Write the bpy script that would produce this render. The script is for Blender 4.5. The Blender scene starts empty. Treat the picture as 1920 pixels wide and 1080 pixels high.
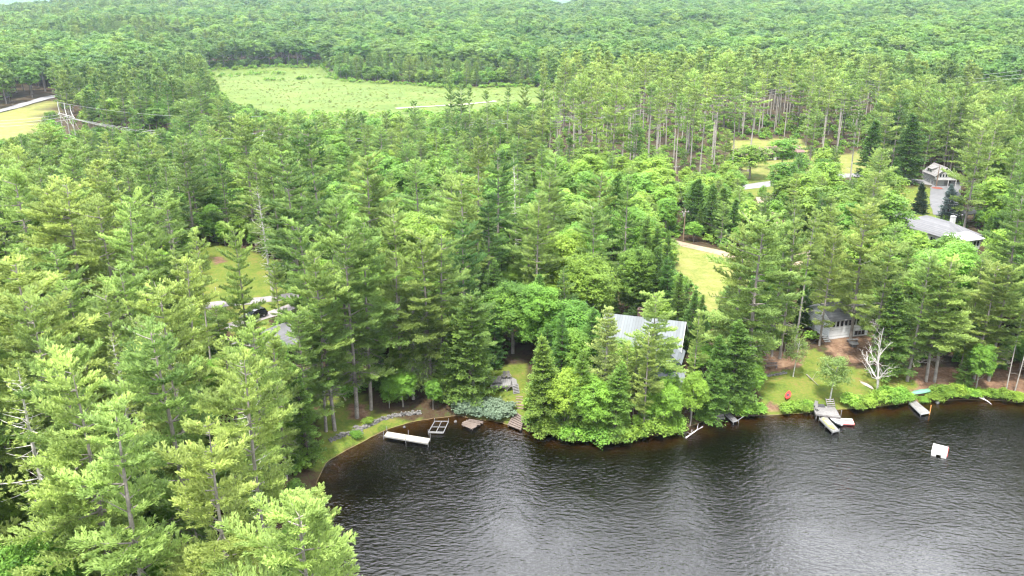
EXPOSURE = 1.32
import bpy, math, random
import numpy as np
from mathutils import Vector, Matrix, Euler
random.seed(7)
RNG = np.random.default_rng(11)
C = bpy.context.scene.collection
SC = bpy.context.scene
R = math.radians

# ------------------------------------------------------------------ camera and pixel <-> world helpers
CAMZ, PITCH, F = 58.0, R(19.2), 1493.3
cam_d = bpy.data.cameras.new('camera'); cam = bpy.data.objects.new('camera', cam_d); C.objects.link(cam)
cam.location = (0, 0, CAMZ); cam.rotation_euler = (R(90) - PITCH, 0, 0)
cam_d.sensor_width = 36.0; cam_d.lens = 28.0; cam_d.clip_start = 0.5; cam_d.clip_end = 20000
SC.camera = cam
SP, CP = math.sin(PITCH), math.cos(PITCH)

def ray(u, v):
    a, b = (u - 960) / F, (540 - v) / F
    d = np.array([a, CP + b * SP, -SP + b * CP]); return d / np.linalg.norm(d)

def project(x, y, z):
    x = np.asarray(x, float); y = np.asarray(y, float); z = np.asarray(z, float)
    dz = z - CAMZ
    dep = y * CP - dz * SP
    up = y * SP + dz * CP
    ok = dep > 1.0
    dd = np.where(ok, dep, 1.0)
    return np.where(ok, 960 + F * x / dd, -1e6), np.where(ok, 540 - F * up / dd, -1e6), dep

def on_plane(u, v, z=0.0):
    d = ray(u, v); t = (z - CAMZ) / d[2]; return np.array([d[0] * t, d[1] * t])

def in_poly(u, v, poly):
    u = np.asarray(u, float); v = np.asarray(v, float)
    res = np.zeros(np.broadcast(u, v).shape, bool); n = len(poly); j = n - 1
    for i in range(n):
        xi, yi = poly[i]; xj, yj = poly[j]
        c = ((yi > v) != (yj > v)) & (u < (xj - xi) * (v - yi) / ((yj - yi) or 1e-9) + xi)
        res ^= c; j = i
    return res

def nz(x, y, s=1.0, seed=0.0):
    """smooth pseudo noise, about -1..1"""
    x = np.asarray(x, float) * s + seed * 17.3; y = np.asarray(y, float) * s - seed * 9.1
    return (np.sin(x * 1.0 + 1.7 * np.sin(y * 0.73 + seed)) + np.sin(y * 1.13 + 1.3 * np.sin(x * 0.61 + 2.1)) +
            0.6 * np.sin(x * 2.3 - y * 1.9 + 1.1 * np.sin(y * 1.7)) + 0.4 * np.sin(x * 3.9 + y * 4.3)) / 3.0

# ------------------------------------------------------------------ shoreline and terrain height
SHORE_PX = [(700, 1600), (665, 1350), (640, 1150), (600, 1040), (585, 960), (592, 905), (612, 866), (640, 849), (680, 828), (722, 806), (770, 791), (815, 784),
            (860, 779), (885, 784), (930, 790), (965, 799), (1000, 806), (1040, 817), (1100, 824), (1150, 828), (1200, 820),
            (1250, 813), (1300, 797), (1335, 783), (1385, 781), (1440, 778), (1500, 775), (1545, 770), (1580, 767), (1640, 763),
            (1700, 756), (1740, 752), (1800, 749), (1860, 750), (1920, 755), (2080, 765), (2400, 800)]
SHORE = [tuple(on_plane(u, v)) for u, v in SHORE_PX]
LAKE = [(-900, -900), (-60, -160), (-26, -20), (-19, 8)] + SHORE + [(260, 50), (900, 20), (900, -900)]
LK = np.array(LAKE)

def shore_sd(x, y):
    x = np.asarray(x, float); y = np.asarray(y, float)
    best = np.full(np.broadcast(x, y).shape, 1e18)
    A = LK; B = np.roll(LK, -1, 0)
    for (ax, ay), (bx, by) in zip(A, B):
        ex, ey = bx - ax, by - ay; l2 = ex * ex + ey * ey
        t = np.clip(((x - ax) * ex + (y - ay) * ey) / l2, 0, 1)
        best = np.minimum(best, (x - ax - t * ex) ** 2 + (y - ay - t * ey) ** 2)
    d = np.sqrt(best)
    return np.where(in_poly(x, y, LAKE), -d, d)

AZ_K = np.array([-90, -45, -33.2, -31.6, -24, -20.5, -13.6, 0, 5.4, 19, 32.7, 60, 90.])
R0_K = np.array([450, 450, 470, 475, 590, 800, 770, 640, 630, 600, 540, 500, 500.])
CR_K = np.array([36, 36, 38, 60, 88, 92, 93, 93, 92, 96, 98, 98, 98.])   # crest height of the canopy

def hill(x, y):
    r = np.hypot(x, y); az = np.degrees(np.arctan2(x, y))
    r0 = np.interp(az, AZ_K, R0_K); cr = np.interp(az, AZ_K, CR_K) - 22
    cr = cr - 25.0 * np.exp(-((az - 3.4) / 1.4) ** 2)
    rc = 1950.0
    t = np.clip((r - r0) / (rc - r0), 0, 1)
    h = cr * (0.82 * t + 0.18 * t * t)
    h = h + np.clip(t * 6, 0, 1) * (1 - t) * (7.0 * nz(x, y, 0.011, 3) + 5.0 * nz(x, y, 0.026, 8))
    t2 = np.clip((r - rc) / 1500, 0, 1)
    h = np.where(r > rc, cr * (1 - 0.9 * (3 * t2 ** 2 - 2 * t2 ** 3)), h)
    t3 = np.clip((r - 4600) / 1800, 0, 1); t3 = 3 * t3 ** 2 - 2 * t3 ** 3
    return h + t3 * (330 + 45 * nz(x, y, 0.0016, 5))

def height(x, y):
    x = np.asarray(x, float); y = np.asarray(y, float)
    d = shore_sd(x, y); dl = np.maximum(d, 0); dw = np.minimum(d, 0)
    land = 0.45 * (1 - np.exp(-dl / 0.8)) + 2.6 * (1 - np.exp(-dl / 16)) + 1.8 * (1 - np.exp(-dl / 70))
    land = land + np.clip(dl / 8, 0, 1) * 0.22 * nz(x, y, 0.21, 1)
    bed = -1.3 * (1 - np.exp(dw / 6)) - 2.5 * (1 - np.exp(dw / 25)) + 0.06 * nz(x, y, 0.8, 2) * np.clip(-dw, 0, 1)
    return np.where(d >= 0, land, bed) + hill(x, y)

_T = np.geomspace(45, 6000, 700)
def at(u, v, h=0.0):
    """the ground point (raised by h) seen at photograph pixel u, v"""
    d = ray(u, v)
    g = CAMZ + d[2] * _T - height(d[0] * _T, d[1] * _T) - h
    k = np.argmax(g < 0)
    if not (g < 0).any(): k = len(_T) - 1
    a, b = _T[max(k - 1, 0)], _T[k]
    for _ in range(24):
        m = (a + b) / 2
        if CAMZ + d[2] * m - float(height(d[0] * m, d[1] * m)) - h < 0: b = m
        else: a = m
    x, y = d[0] * b, d[1] * b
    return Vector((x, y, float(height(x, y))))

def hz(x, y): return float(height(x, y))

# ------------------------------------------------------------------ materials
def new_mat(name):
    m = bpy.data.materials.new(name); m.use_nodes = True
    nt = m.node_tree; nt.nodes.clear(); return m, nt

def N(nt, typ, **kw):
    n = nt.nodes.new(typ)
    for k, v in kw.items():
        if k.startswith('i_'):
            key = k[2:]; key = int(key) if key.isdigit() else key.replace('_', ' ')
            n.inputs[key].default_value = v
        else: setattr(n, k, v)
    return n

def ramp(nt, fac, stops):
    n = nt.nodes.new('ShaderNodeValToRGB'); e = n.color_ramp.elements
    while len(e) < len(stops): e.new(0.5)
    for el, (p, c) in zip(e, stops):
        el.position = p; el.color = (*c, 1) if len(c) == 3 else c
    nt.links.new(fac, n.inputs[0]); return n.outputs[0]

def mixc(nt, fac, a, b, mode='MIX'):
    n = nt.nodes.new('ShaderNodeMix'); n.data_type = 'RGBA'; n.blend_type = mode
    for s, v in ((n.inputs[0], fac), (n.inputs[6], a), (n.inputs[7], b)):
        if isinstance(v, (int, float)): s.default_value = v
        elif isinstance(v, tuple): s.default_value = (*v, 1)
        else: nt.links.new(v, s)
    return n.outputs[2]

def math_(nt, op, a, b=None, clamp=False):
    n = nt.nodes.new('ShaderNodeMath'); n.operation = op; n.use_clamp = clamp
    for s, v in ((n.inputs[0], a), (n.inputs[1], b)):
        if v is None: continue
        if isinstance(v, (int, float)): s.default_value = v
        else: nt.links.new(v, s)
    return n.outputs[0]

def noise(nt, scale, detail=3, rough=0.55, vec=None, w=None):
    n = N(nt, 'ShaderNodeTexNoise'); n.inputs['Scale'].default_value = scale
    n.inputs['Detail'].default_value = detail; n.inputs['Roughness'].default_value = rough
    if vec is not None: nt.links.new(vec, n.inputs['Vector'])
    return n.outputs['Fac']

def surf(name, col, rough=0.7, var=0.18, scale=6.0, metal=0.0, bump=0.0, spec=0.3, col2=None, stripe=None, coat=0.0):
    """painted / wooden / stone surface: base colour broken up by two noises, optional plank or seam stripes along an axis"""
    m, nt = new_mat(name)
    tc = N(nt, 'ShaderNodeTexCoord').outputs['Object']
    a = noise(nt, scale, 5, 0.6, tc); b = noise(nt, scale * 0.17, 3, 0.5, tc)
    c2 = col2 or tuple(c * (1 - var * 1.6) for c in col)
    c1 = tuple(min(1, c * (1 + var * 0.5)) for c in col)
    f = math_(nt, 'ADD', math_(nt, 'MULTIPLY', a, 0.6), math_(nt, 'MULTIPLY', b, 0.5))
    colr = ramp(nt, f, [(0.36, c2), (0.68, c1)])
    if stripe:
        axis, per, dark = stripe
        sx = N(nt, 'ShaderNodeSeparateXYZ'); nt.links.new(tc, sx.inputs[0])
        s = math_(nt, 'FRACT', math_(nt, 'DIVIDE', sx.outputs[axis], per))
        edge = math_(nt, 'LESS_THAN', s, 0.1)
        cell = N(nt, 'ShaderNodeTexWhiteNoise', noise_dimensions='1D')
        nt.links.new(math_(nt, 'FLOOR', math_(nt, 'DIVIDE', sx.outputs[axis], per)), cell.inputs['W'])
        tone = math_(nt, 'ADD', 0.8, math_(nt, 'MULTIPLY', cell.outputs[0], 0.35))
        cx = N(nt, 'ShaderNodeCombineXYZ')
        for i in range(3): nt.links.new(tone, cx.inputs[i])
        colr = mixc(nt, 1.0, colr, cx.outputs[0], 'MULTIPLY')
        colr = mixc(nt, math_(nt, 'MULTIPLY', edge, dark), colr, (0.02, 0.02, 0.02))
    p = N(nt, 'ShaderNodeBsdfPrincipled'); nt.links.new(colr, p.inputs['Base Color'])
    p.inputs['Roughness'].default_value = rough; p.inputs['Metallic'].default_value = metal
    p.inputs['Specular IOR Level'].default_value = spec
    p.inputs['Coat Weight'].default_value = coat
    if bump:
        bn = N(nt, 'ShaderNodeBump'); bn.inputs['Strength'].default_value = bump; bn.inputs['Distance'].default_value = 0.05
        nt.links.new(a, bn.inputs['Height']); nt.links.new(bn.outputs[0], p.inputs['Normal'])
    o = N(nt, 'ShaderNodeOutputMaterial'); nt.links.new(p.outputs[0], o.inputs[0]); return m

def leaf_mat(name, dark, light, hue=0.03, transl=0.42):
    """foliage: per tree tone (custom property or instance attribute), per spray variation (face attribute)"""
    m, nt = new_mat(name)
    tone = N(nt, 'ShaderNodeAttribute', attribute_type='INSTANCER', attribute_name='tone').outputs['Fac']
    v = N(nt, 'ShaderNodeAttribute', attribute_type='GEOMETRY', attribute_name='vary').outputs['Fac']
    f = math_(nt, 'ADD', math_(nt, 'MULTIPLY', tone, 0.62), math_(nt, 'MULTIPLY', v, 0.48), True)
    col = mixc(nt, f, dark, light)
    hs = N(nt, 'ShaderNodeHueSaturation'); nt.links.new(col, hs.inputs['Color'])
    rnd = N(nt, 'ShaderNodeObjectInfo').outputs['Random']
    nt.links.new(math_(nt, 'ADD', 0.5 - hue, math_(nt, 'MULTIPLY', rnd, hue)), hs.inputs['Hue'])
    nt.links.new(math_(nt, 'ADD', 0.88, math_(nt, 'MULTIPLY', v, 0.24)), hs.inputs['Value'])
    p = N(nt, 'ShaderNodeBsdfPrincipled'); p.inputs['Roughness'].default_value = 0.6; p.inputs['Specular IOR Level'].default_value = 0.25
    t = N(nt, 'ShaderNodeBsdfTranslucent'); mx = N(nt, 'ShaderNodeMixShader'); mx.inputs[0].default_value = transl
    nt.links.new(hs.outputs[0], p.inputs['Base Color']); nt.links.new(hs.outputs[0], t.inputs[0])
    nt.links.new(p.outputs[0], mx.inputs[1]); nt.links.new(t.outputs[0], mx.inputs[2])
    o = N(nt, 'ShaderNodeOutputMaterial'); nt.links.new(mx.outputs[0], o.inputs[0]); return m

M = {}
M['needles'] = leaf_mat('pine_needles', (0.055, 0.150, 0.042), (0.345, 0.49, 0.128), 0.03)
M['cedar'] = leaf_mat('cedar_sprays', (0.045, 0.125, 0.034), (0.20, 0.37, 0.07), 0.03)
M['spruce'] = leaf_mat('spruce_needles', (0.022, 0.050, 0.026), (0.060, 0.105, 0.050), 0.02, 0.2)
M['blue_spruce'] = leaf_mat('blue_spruce_needles', (0.10, 0.15, 0.145), (0.20, 0.26, 0.25), 0.02, 0.2)
M['leaves'] = leaf_mat('broad_leaves', (0.054, 0.165, 0.028), (0.26, 0.48, 0.068), 0.035)
M['hill_leaves'] = leaf_mat('hill_leaves', (0.030, 0.105, 0.022), (0.18, 0.34, 0.05), 0.03, 0.3)
M['birch_leaves'] = leaf_mat('birch_leaves', (0.10, 0.19, 0.05), (0.24, 0.35, 0.10), 0.03)
M['silver_leaves'] = leaf_mat('silver_leaves', (0.10, 0.17, 0.11), (0.22, 0.30, 0.20), 0.02)
M['marsh'] = leaf_mat('marsh_leaves', (0.125, 0.18, 0.036), (0.215, 0.28, 0.062), 0.04)
M['dry_needles'] = leaf_mat('yellowing_needles', (0.17, 0.26, 0.07), (0.42, 0.50, 0.16), 0.0)
M['bark'] = surf('grey_bark', (0.25, 0.225, 0.20), 0.9, 0.35, 5, bump=0.4)
M['pale_bark'] = surf('pale_bark', (0.31, 0.285, 0.26), 0.85, 0.3, 5, bump=0.3)
M['dark_bark'] = surf('dark_bark', (0.10, 0.085, 0.07), 0.9, 0.35, 5, bump=0.4)
M['birch_bark'] = surf('birch_bark', (0.62, 0.60, 0.56), 0.7, 0.3, 8, col2=(0.2, 0.19, 0.18))
M['dead_wood'] = surf('weathered_dead_wood', (0.52, 0.49, 0.47), 0.8, 0.2, 4)

# ------------------------------------------------------------------ mesh helpers
def link(o, parent=None):
    C.objects.link(o)
    if parent is not None: o.parent = parent
    return o

def tag(o, label=None, cat=None, group=None, kind=None):
    if label: o['label'] = label
    if cat: o['category'] = cat
    if group: o['group'] = group
    if kind: o['kind'] = kind
    return o

def mesh_np(name, verts, tris, mats, face_attr=None, mat_idx=None):
    """fast mesh from numpy arrays (triangles or quads)"""
    me = bpy.data.meshes.new(name); verts = np.asarray(verts, np.float32); tris = np.asarray(tris, np.int32)
    k = tris.shape[1]
    me.vertices.add(len(verts)); me.vertices.foreach_set('co', verts.ravel())
    me.loops.add(tris.size); me.loops.foreach_set('vertex_index', tris.ravel())
    me.polygons.add(len(tris)); me.polygons.foreach_set('loop_start', np.arange(0, tris.size, k, dtype=np.int32))
    if mat_idx is not None: me.polygons.foreach_set('material_index', np.asarray(mat_idx, np.int32))
    for m in (mats if isinstance(mats, (list, tuple)) else [mats]): me.materials.append(m)
    if face_attr is not None:
        a = me.attributes.new('vary', 'FLOAT', 'FACE'); a.data.foreach_set('value', np.asarray(face_attr, np.float32))
    me.update(calc_edges=True); return me

class MB:
    def __init__(s): s.v, s.f = [], []
    def add(s, vs, fs):
        k = len(s.v); s.v += [tuple(p) for p in vs]; s.f += [tuple(i + k for i in f) for f in fs]; return s
    def box(s, c, d, rz=0.0, taper=1.0, ry=0.0, rx=0.0):
        x, y, z = d[0] / 2, d[1] / 2, d[2] / 2
        m = Euler((rx, ry, rz)).to_matrix()
        vs = [Vector((sx * x * (taper if sz > 0 else 1), sy * y * (taper if sz > 0 else 1), sz * z)) for sz in (-1, 1) for sy in (-1, 1) for sx in (-1, 1)]
        return s.add([m @ p + Vector(c) for p in vs], [(0, 2, 3, 1), (4, 5, 7, 6), (0, 1, 5, 4), (2, 6, 7, 3), (0, 4, 6, 2), (1, 3, 7, 5)])
    def bar(s, a, b, w, h=None):
        a, b = Vector(a), Vector(b); d = b - a; L = d.length; d.normalize()
        up = Vector((0, 0, 1)) if abs(d.z) < 0.95 else Vector((1, 0, 0))
        sx = d.cross(up).normalized(); uy = sx.cross(d).normalized(); h = h or w
        vs = [p + sx * (i * w / 2) + uy * (j * h / 2) for p in (a, b) for j in (-1, 1) for i in (-1, 1)]
        return s.add(vs, [(0, 2, 3, 1), (4, 5, 7, 6), (0, 1, 5, 4), (2, 6, 7, 3), (0, 4, 6, 2), (1, 3, 7, 5)])
    def tube(s, pts, rad, n=7, cap=True):
        pts = [Vector(p) for p in pts]; rad = rad if isinstance(rad, (list, tuple)) else [rad] * len(pts)
        vs, fs = [], []
        t0 = (pts[1] - pts[0]).normalized()
        ref = Vector((0, 0, 1)) if abs(t0.z) < 0.9 else Vector((1, 0, 0))
        sx = t0.cross(ref).normalized()
        for i, p in enumerate(pts):
            t = (pts[min(i + 1, len(pts) - 1)] - pts[max(i - 1, 0)]).normalized()
            sx = (sx - t * sx.dot(t)).normalized(); uy = t.cross(sx)
            for j in range(n):
                a = 2 * math.pi * j / n; vs.append(p + (sx * math.cos(a) + uy * math.sin(a)) * rad[i])
        for i in range(len(pts) - 1):
            for j in range(n):
                a, b = i * n + j, i * n + (j + 1) % n; fs.append((a, b, b + n, a + n))
        if cap: fs += [tuple(range(n - 1, -1, -1)), tuple(range((len(pts) - 1) * n, len(pts) * n))]
        return s.add(vs, fs)
    def prism(s, outline, axis, a, b):
        """2-D outline extruded along axis between a and b (axis 0: outline is y,z; 1: x,z; 2: x,y)"""
        def P(q, t): return (t, q[0], q[1]) if axis == 0 else (q[0], t, q[1]) if axis == 1 else (q[0], q[1], t)
        n = len(outline)
        return s.add([P(q, a) for q in outline] + [P(q, b) for q in outline],
                     [tuple(range(n)), tuple(range(2 * n - 1, n - 1, -1))] + [(i, i + n, (i + 1) % n + n, (i + 1) % n) for i in range(n)])
    def loft(s, rings, close=True):
        n = len(rings[0]); vs = [p for r in rings for p in r]; fs = []
        for i in range(len(rings) - 1):
            for j in range(n if close else n - 1):
                a, b = i * n + j, i * n + (j + 1) % n; fs.append((a, b, b + n, a + n))
        if close: fs += [tuple(range(n - 1, -1, -1)), tuple(range((len(rings) - 1) * n, len(rings) * n))]
        return s.add(vs, fs)
    def mesh(s, name, mat, smooth=False, bevel=0):
        import bmesh
        me = bpy.data.meshes.new(name); me.from_pydata(s.v, [], s.f)
        bm = bmesh.new(); bm.from_mesh(me); bmesh.ops.recalc_face_normals(bm, faces=bm.faces)
        if bevel:
            bmesh.ops.bevel(bm, geom=[e for e in bm.edges if e.is_manifold and e.calc_face_angle(0) > 0.5], offset=bevel, segments=2, affect='EDGES', profile=0.5)
        bm.to_mesh(me); bm.free(); me.materials.append(mat)
        if smooth:
            me.polygons.foreach_set('use_smooth', [True] * len(me.polygons))
            try: me.set_sharp_from_angle(angle=R(38))
            except Exception: pass
        return me
    def build(s, name, mat, parent=None, smooth=False, bevel=0):
        return link(bpy.data.objects.new(name, s.mesh(name, mat, smooth, bevel)), parent)

def empty(name, loc, rz=0.0, label=None, cat=None, group=None):
    o = bpy.data.objects.new(name, None); o.empty_display_size = 0.5; C.objects.link(o)
    o.location = loc; o.rotation_euler = (0, 0, rz); return tag(o, label, cat, group)

def copy_tree(o, parent=None):
    c = o.copy(); C.objects.link(c); c.parent = parent
    for ch in list(o.children): copy_tree(ch, c)
    return c
# ------------------------------------------------------------------ zones of the ground, outlined where the photograph shows them
LAWN = [[(335, 490), (395, 455), (470, 470), (545, 500), (565, 560), (500, 600), (530, 640), (470, 645), (420, 615), (345, 605), (330, 540)],
        [(596, 705), (640, 695), (680, 740), (700, 775), (760, 786), (818, 782), (722, 809), (640, 852), (612, 870), (585, 890), (598, 820)],
        [(885, 685), (990, 680), (992, 795), (960, 795), (860, 775), (850, 740)],
        [(1425, 660), (1530, 655), (1580, 690), (1720, 690), (1745, 756), (1640, 768), (1440, 782), (1418, 740)],
        [(1630, 350), (1770, 352), (1772, 420), (1690, 425), (1640, 390)],
        [(1335, 335), (1450, 312), (1500, 330), (1480, 362), (1400, 372), (1335, 352)],
        [(845, 500), (895, 495), (890, 540), (850, 540)]]
DRY = [[(1245, 452), (1350, 468), (1430, 495), (1460, 525), (1370, 570), (1345, 620), (1320, 575), (1270, 510)],
       [(1365, 262), (1505, 260), (1520, 296), (1625, 284), (1625, 322), (1560, 332), (1440, 332), (1380, 312)],
       [(-400, 235), (60, 200), (108, 182), (112, 190), (80, 215), (76, 252), (0, 268), (-400, 330)],
       [(1380, 385), (1440, 375), (1430, 440), (1390, 430)]]
DIRT = [[(1540, 632), (1640, 620), (1700, 660), (1720, 705), (1660, 690), (1590, 676), (1550, 660)],
        [(1425, 662), (1510, 655), (1505, 690), (1430, 700)],
        [(1690, 690), (1960, 680), (1960, 742), (1830, 735), (1730, 730)],
        [(398, 480), (418, 480), (424, 492), (402, 497)], [(650, 755), (690, 758), (684, 790), (655, 785)],
        [(1700, 735), (1730, 720), (1722, 757), (1706, 757)], [(1440, 756), (1465, 756), (1460, 772), (1436, 774)]]
MARSH = [[(385, 132), (500, 124), (610, 124), (640, 150), (760, 156), (850, 164), (960, 160), (1045, 166), (1060, 196), (1000, 216), (835, 228),
          (760, 262), (600, 268), (540, 240), (470, 216), (425, 206), (395, 175)]]

def zone(u, v, polys):
    m = np.zeros(np.shape(u), bool)
    for p in polys: m |= in_poly(u, v, p)
    return m

# ------------------------------------------------------------------ the ground: one sheet from under the lake to the far mountain
def grid_lines():
    xs = list(np.arange(-112, 112.01, 0.7)); st = 0.7
    while xs[-1] < 5200:
        st *= 1.075; xs.append(xs[-1] + st)
    st = 0.7; lo = []
    x = -112
    while x > -5200:
        st *= 1.075; x -= st; lo.append(x)
    xs = lo[::-1] + xs
    ys = [-900, -500, -250, -120, -60, -30, -10] + list(np.arange(0, 55, 1.1)) + list(np.arange(55, 185, 0.7)); st = 0.7
    while ys[-1] < 7200:
        st *= 1.03; ys.append(ys[-1] + st)
    return np.array(xs), np.array(ys)

XS, YS = grid_lines()
gx, gy = np.meshgrid(XS, YS)
gz = height(gx, gy)
u, v, dep = project(gx, gy, gz)
s = 1.0
uj = u + np.clip(700 / np.maximum(dep, 30), 0, 9) * 0.9 * nz(gx, gy, 0.9, 4); vj = v + np.clip(500 / np.maximum(dep, 30), 0, 5) * 0.7 * nz(gx, gy, 0.8, 6)
zones = np.zeros((gx.size, 4), np.float32)
for k, polys in enumerate((LAWN, DRY, DIRT, MARSH)):
    zones[:, k] = zone(uj, vj, polys).ravel()
ny, nx = gx.shape
idx = np.arange(nx * ny).reshape(ny, nx)
quads = np.stack([idx[:-1, :-1], idx[:-1, 1:], idx[1:, 1:], idx[1:, :-1]], -1).reshape(-1, 4)

def ground_material():
    m, nt = new_mat('ground_cover')
    geo = N(nt, 'ShaderNodeNewGeometry').outputs['Position']
    at_ = N(nt, 'ShaderNodeAttribute', attribute_name='zones'); sep = N(nt, 'ShaderNodeSeparateColor'); nt.links.new(at_.outputs['Color'], sep.inputs[0])
    n1 = noise(nt, 0.35, 5, 0.6, geo); n2 = noise(nt, 2.2, 4, 0.65, geo); n3 = noise(nt, 0.05, 3, 0.5, geo)
    mixn = math_(nt, 'ADD', math_(nt, 'MULTIPLY', n1, 0.55), math_(nt, 'MULTIPLY', n2, 0.45))
    floor_ = ramp(nt, mixn, [(0.36, (0.022, 0.017, 0.011)), (0.5, (0.055, 0.036, 0.022)), (0.6, (0.045, 0.055, 0.018)), (0.7, (0.07, 0.055, 0.03))])
    lawn = ramp(nt, mixn, [(0.36, (0.05, 0.085, 0.014)), (0.48, (0.09, 0.13, 0.02)), (0.58, (0.13, 0.14, 0.03)), (0.68, (0.16, 0.115, 0.045))])
    lawn = mixc(nt, ramp(nt, noise(nt, 5.5, 4, 0.7, geo), [(0.52, (0, 0, 0)), (0.66, (0.7, 0.7, 0.7))]), lawn, (0.10, 0.075, 0.035))
    dry = ramp(nt, mixn, [(0.36, (0.10, 0.125, 0.028)), (0.5, (0.155, 0.165, 0.045)), (0.64, (0.20, 0.175, 0.075))])
    dirt = ramp(nt, mixn, [(0.36, (0.065, 0.04, 0.026)), (0.5, (0.14, 0.085, 0.055)), (0.66, (0.22, 0.15, 0.10))])
    marsh = ramp(nt, math_(nt, 'ADD', math_(nt, 'MULTIPLY', n3, 0.5), math_(nt, 'MULTIPLY', n1, 0.5)), [(0.35, (0.060, 0.098, 0.017)), (0.5, (0.088, 0.130, 0.025)), (0.66, (0.120, 0.150, 0.038))])
    sx = N(nt, 'ShaderNodeSeparateXYZ'); nt.links.new(geo, sx.inputs[0])
    far = N(nt, 'ShaderNodeMapRange', i_1=2200.0, i_2=3000.0); nt.links.new(sx.outputs[1], far.inputs[0])
    forest = ramp(nt, noise(nt, 0.02, 6, 0.7, geo), [(0.35, (0.03, 0.06, 0.02)), (0.65, (0.07, 0.12, 0.035))])
    c = mixc(nt, far.outputs[0], floor_, forest)
    c = mixc(nt, at_.outputs['Alpha'], c, marsh); c = mixc(nt, sep.outputs[0], c, lawn); c = mixc(nt, sep.outputs[1], c, dry); c = mixc(nt, sep.outputs[2], c, dirt)
    # the lake bed: orange-brown sand in the shallows, the water's depth darkening painted in further out
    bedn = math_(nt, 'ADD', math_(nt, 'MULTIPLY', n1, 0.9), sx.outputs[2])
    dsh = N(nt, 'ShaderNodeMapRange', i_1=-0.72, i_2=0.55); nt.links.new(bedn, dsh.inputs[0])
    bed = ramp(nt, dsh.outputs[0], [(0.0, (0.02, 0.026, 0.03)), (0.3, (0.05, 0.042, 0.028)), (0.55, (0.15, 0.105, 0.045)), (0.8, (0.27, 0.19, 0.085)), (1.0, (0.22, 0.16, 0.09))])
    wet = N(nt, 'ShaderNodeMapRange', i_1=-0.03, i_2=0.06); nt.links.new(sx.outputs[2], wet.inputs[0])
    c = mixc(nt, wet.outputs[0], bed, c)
    p = N(nt, 'ShaderNodeBsdfPrincipled'); p.inputs['Roughness'].default_value = 0.95; p.inputs['Specular IOR Level'].default_value = 0.1
    nt.links.new(c, p.inputs['Base Color'])
    b = N(nt, 'ShaderNodeBump'); b.inputs['Strength'].default_value = 0.5; b.inputs['Distance'].default_value = 0.15; nt.links.new(n2, b.inputs['Height'])
    nt.links.new(b.outputs[0], p.inputs['Normal'])
    o = N(nt, 'ShaderNodeOutputMaterial'); nt.links.new(p.outputs[0], o.inputs[0]); return m

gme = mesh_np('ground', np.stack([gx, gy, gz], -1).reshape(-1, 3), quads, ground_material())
ca = gme.attributes.new('zones', 'FLOAT_COLOR', 'POINT'); ca.data.foreach_set('color', zones.ravel())
gme.polygons.foreach_set('use_smooth', [True] * len(gme.polygons))
ground = link(bpy.data.objects.new('ground', gme)); tag(ground, 'wooded land rising from the lake shore to the hills', kind='structure')

# ------------------------------------------------------------------ the lake surface
def water_material():
    m, nt = new_mat('lake_water')
    geo = N(nt, 'ShaderNodeNewGeometry').outputs['Position']
    def mapped(rot, sc):
        mp = N(nt, 'ShaderNodeMapping'); mp.inputs['Rotation'].default_value = (0, 0, R(rot)); mp.inputs['Scale'].default_value = sc
        nt.links.new(geo, mp.inputs['Vector']); return mp.outputs[0]
    a = noise(nt, 1.0, 2, 0.5, mapped(33, (1.1, 2.3, 1)))
    b = noise(nt, 1.0, 3, 0.55, mapped(-40, (1.6, 3.2, 1)))
    c = noise(nt, 1.0, 2, 0.5, mapped(10, (0.22, 0.42, 1)))
    gust = noise(nt, 0.045, 3, 0.55, mapped(20, (1, 1.6, 1)))
    h = math_(nt, 'ADD', math_(nt, 'MULTIPLY', a, 1.0), math_(nt, 'ADD', math_(nt, 'MULTIPLY', b, 0.55), math_(nt, 'MULTIPLY', c, 0.9)))
    g = N(nt, 'ShaderNodeMapRange', i_1=0.35, i_2=0.65, i_3=0.35, i_4=1.0); nt.links.new(gust, g.inputs[0])
    bn = N(nt, 'ShaderNodeBump'); bn.inputs['Distance'].default_value = WAVE
    nt.links.new(g.outputs[0], bn.inputs['Strength']); nt.links.new(h, bn.inputs['Height'])
    fr = N(nt, 'ShaderNodeFresnel'); fr.inputs['IOR'].default_value = 1.75; nt.links.new(bn.outputs[0], fr.inputs['Normal'])
    gl = N(nt, 'ShaderNodeBsdfGlossy'); gl.inputs['Roughness'].default_value = 0.06; nt.links.new(bn.outputs[0], gl.inputs['Normal'])
    tr = N(nt, 'ShaderNodeBsdfTransparent'); tr.inputs[0].default_value = (0.33, 0.255, 0.14, 1)
    mx = N(nt, 'ShaderNodeMixShader'); nt.links.new(fr.outputs[0], mx.inputs[0]); nt.links.new(tr.outputs[0], mx.inputs[1]); nt.links.new(gl.outputs[0], mx.inputs[2])
    o = N(nt, 'ShaderNodeOutputMaterial'); nt.links.new(mx.outputs[0], o.inputs[0]); return m

WAVE = 0.19
lw = MB(); lw.add([(-300, -700, 0), (700, -700, 0), (700, 130, 0), (-300, 130, 0)], [(0, 1, 2, 3)])
lake = lw.build('lake_water', water_material()); tag(lake, 'dark rippled lake water with brown shallows at the shore', kind='structure')

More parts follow.
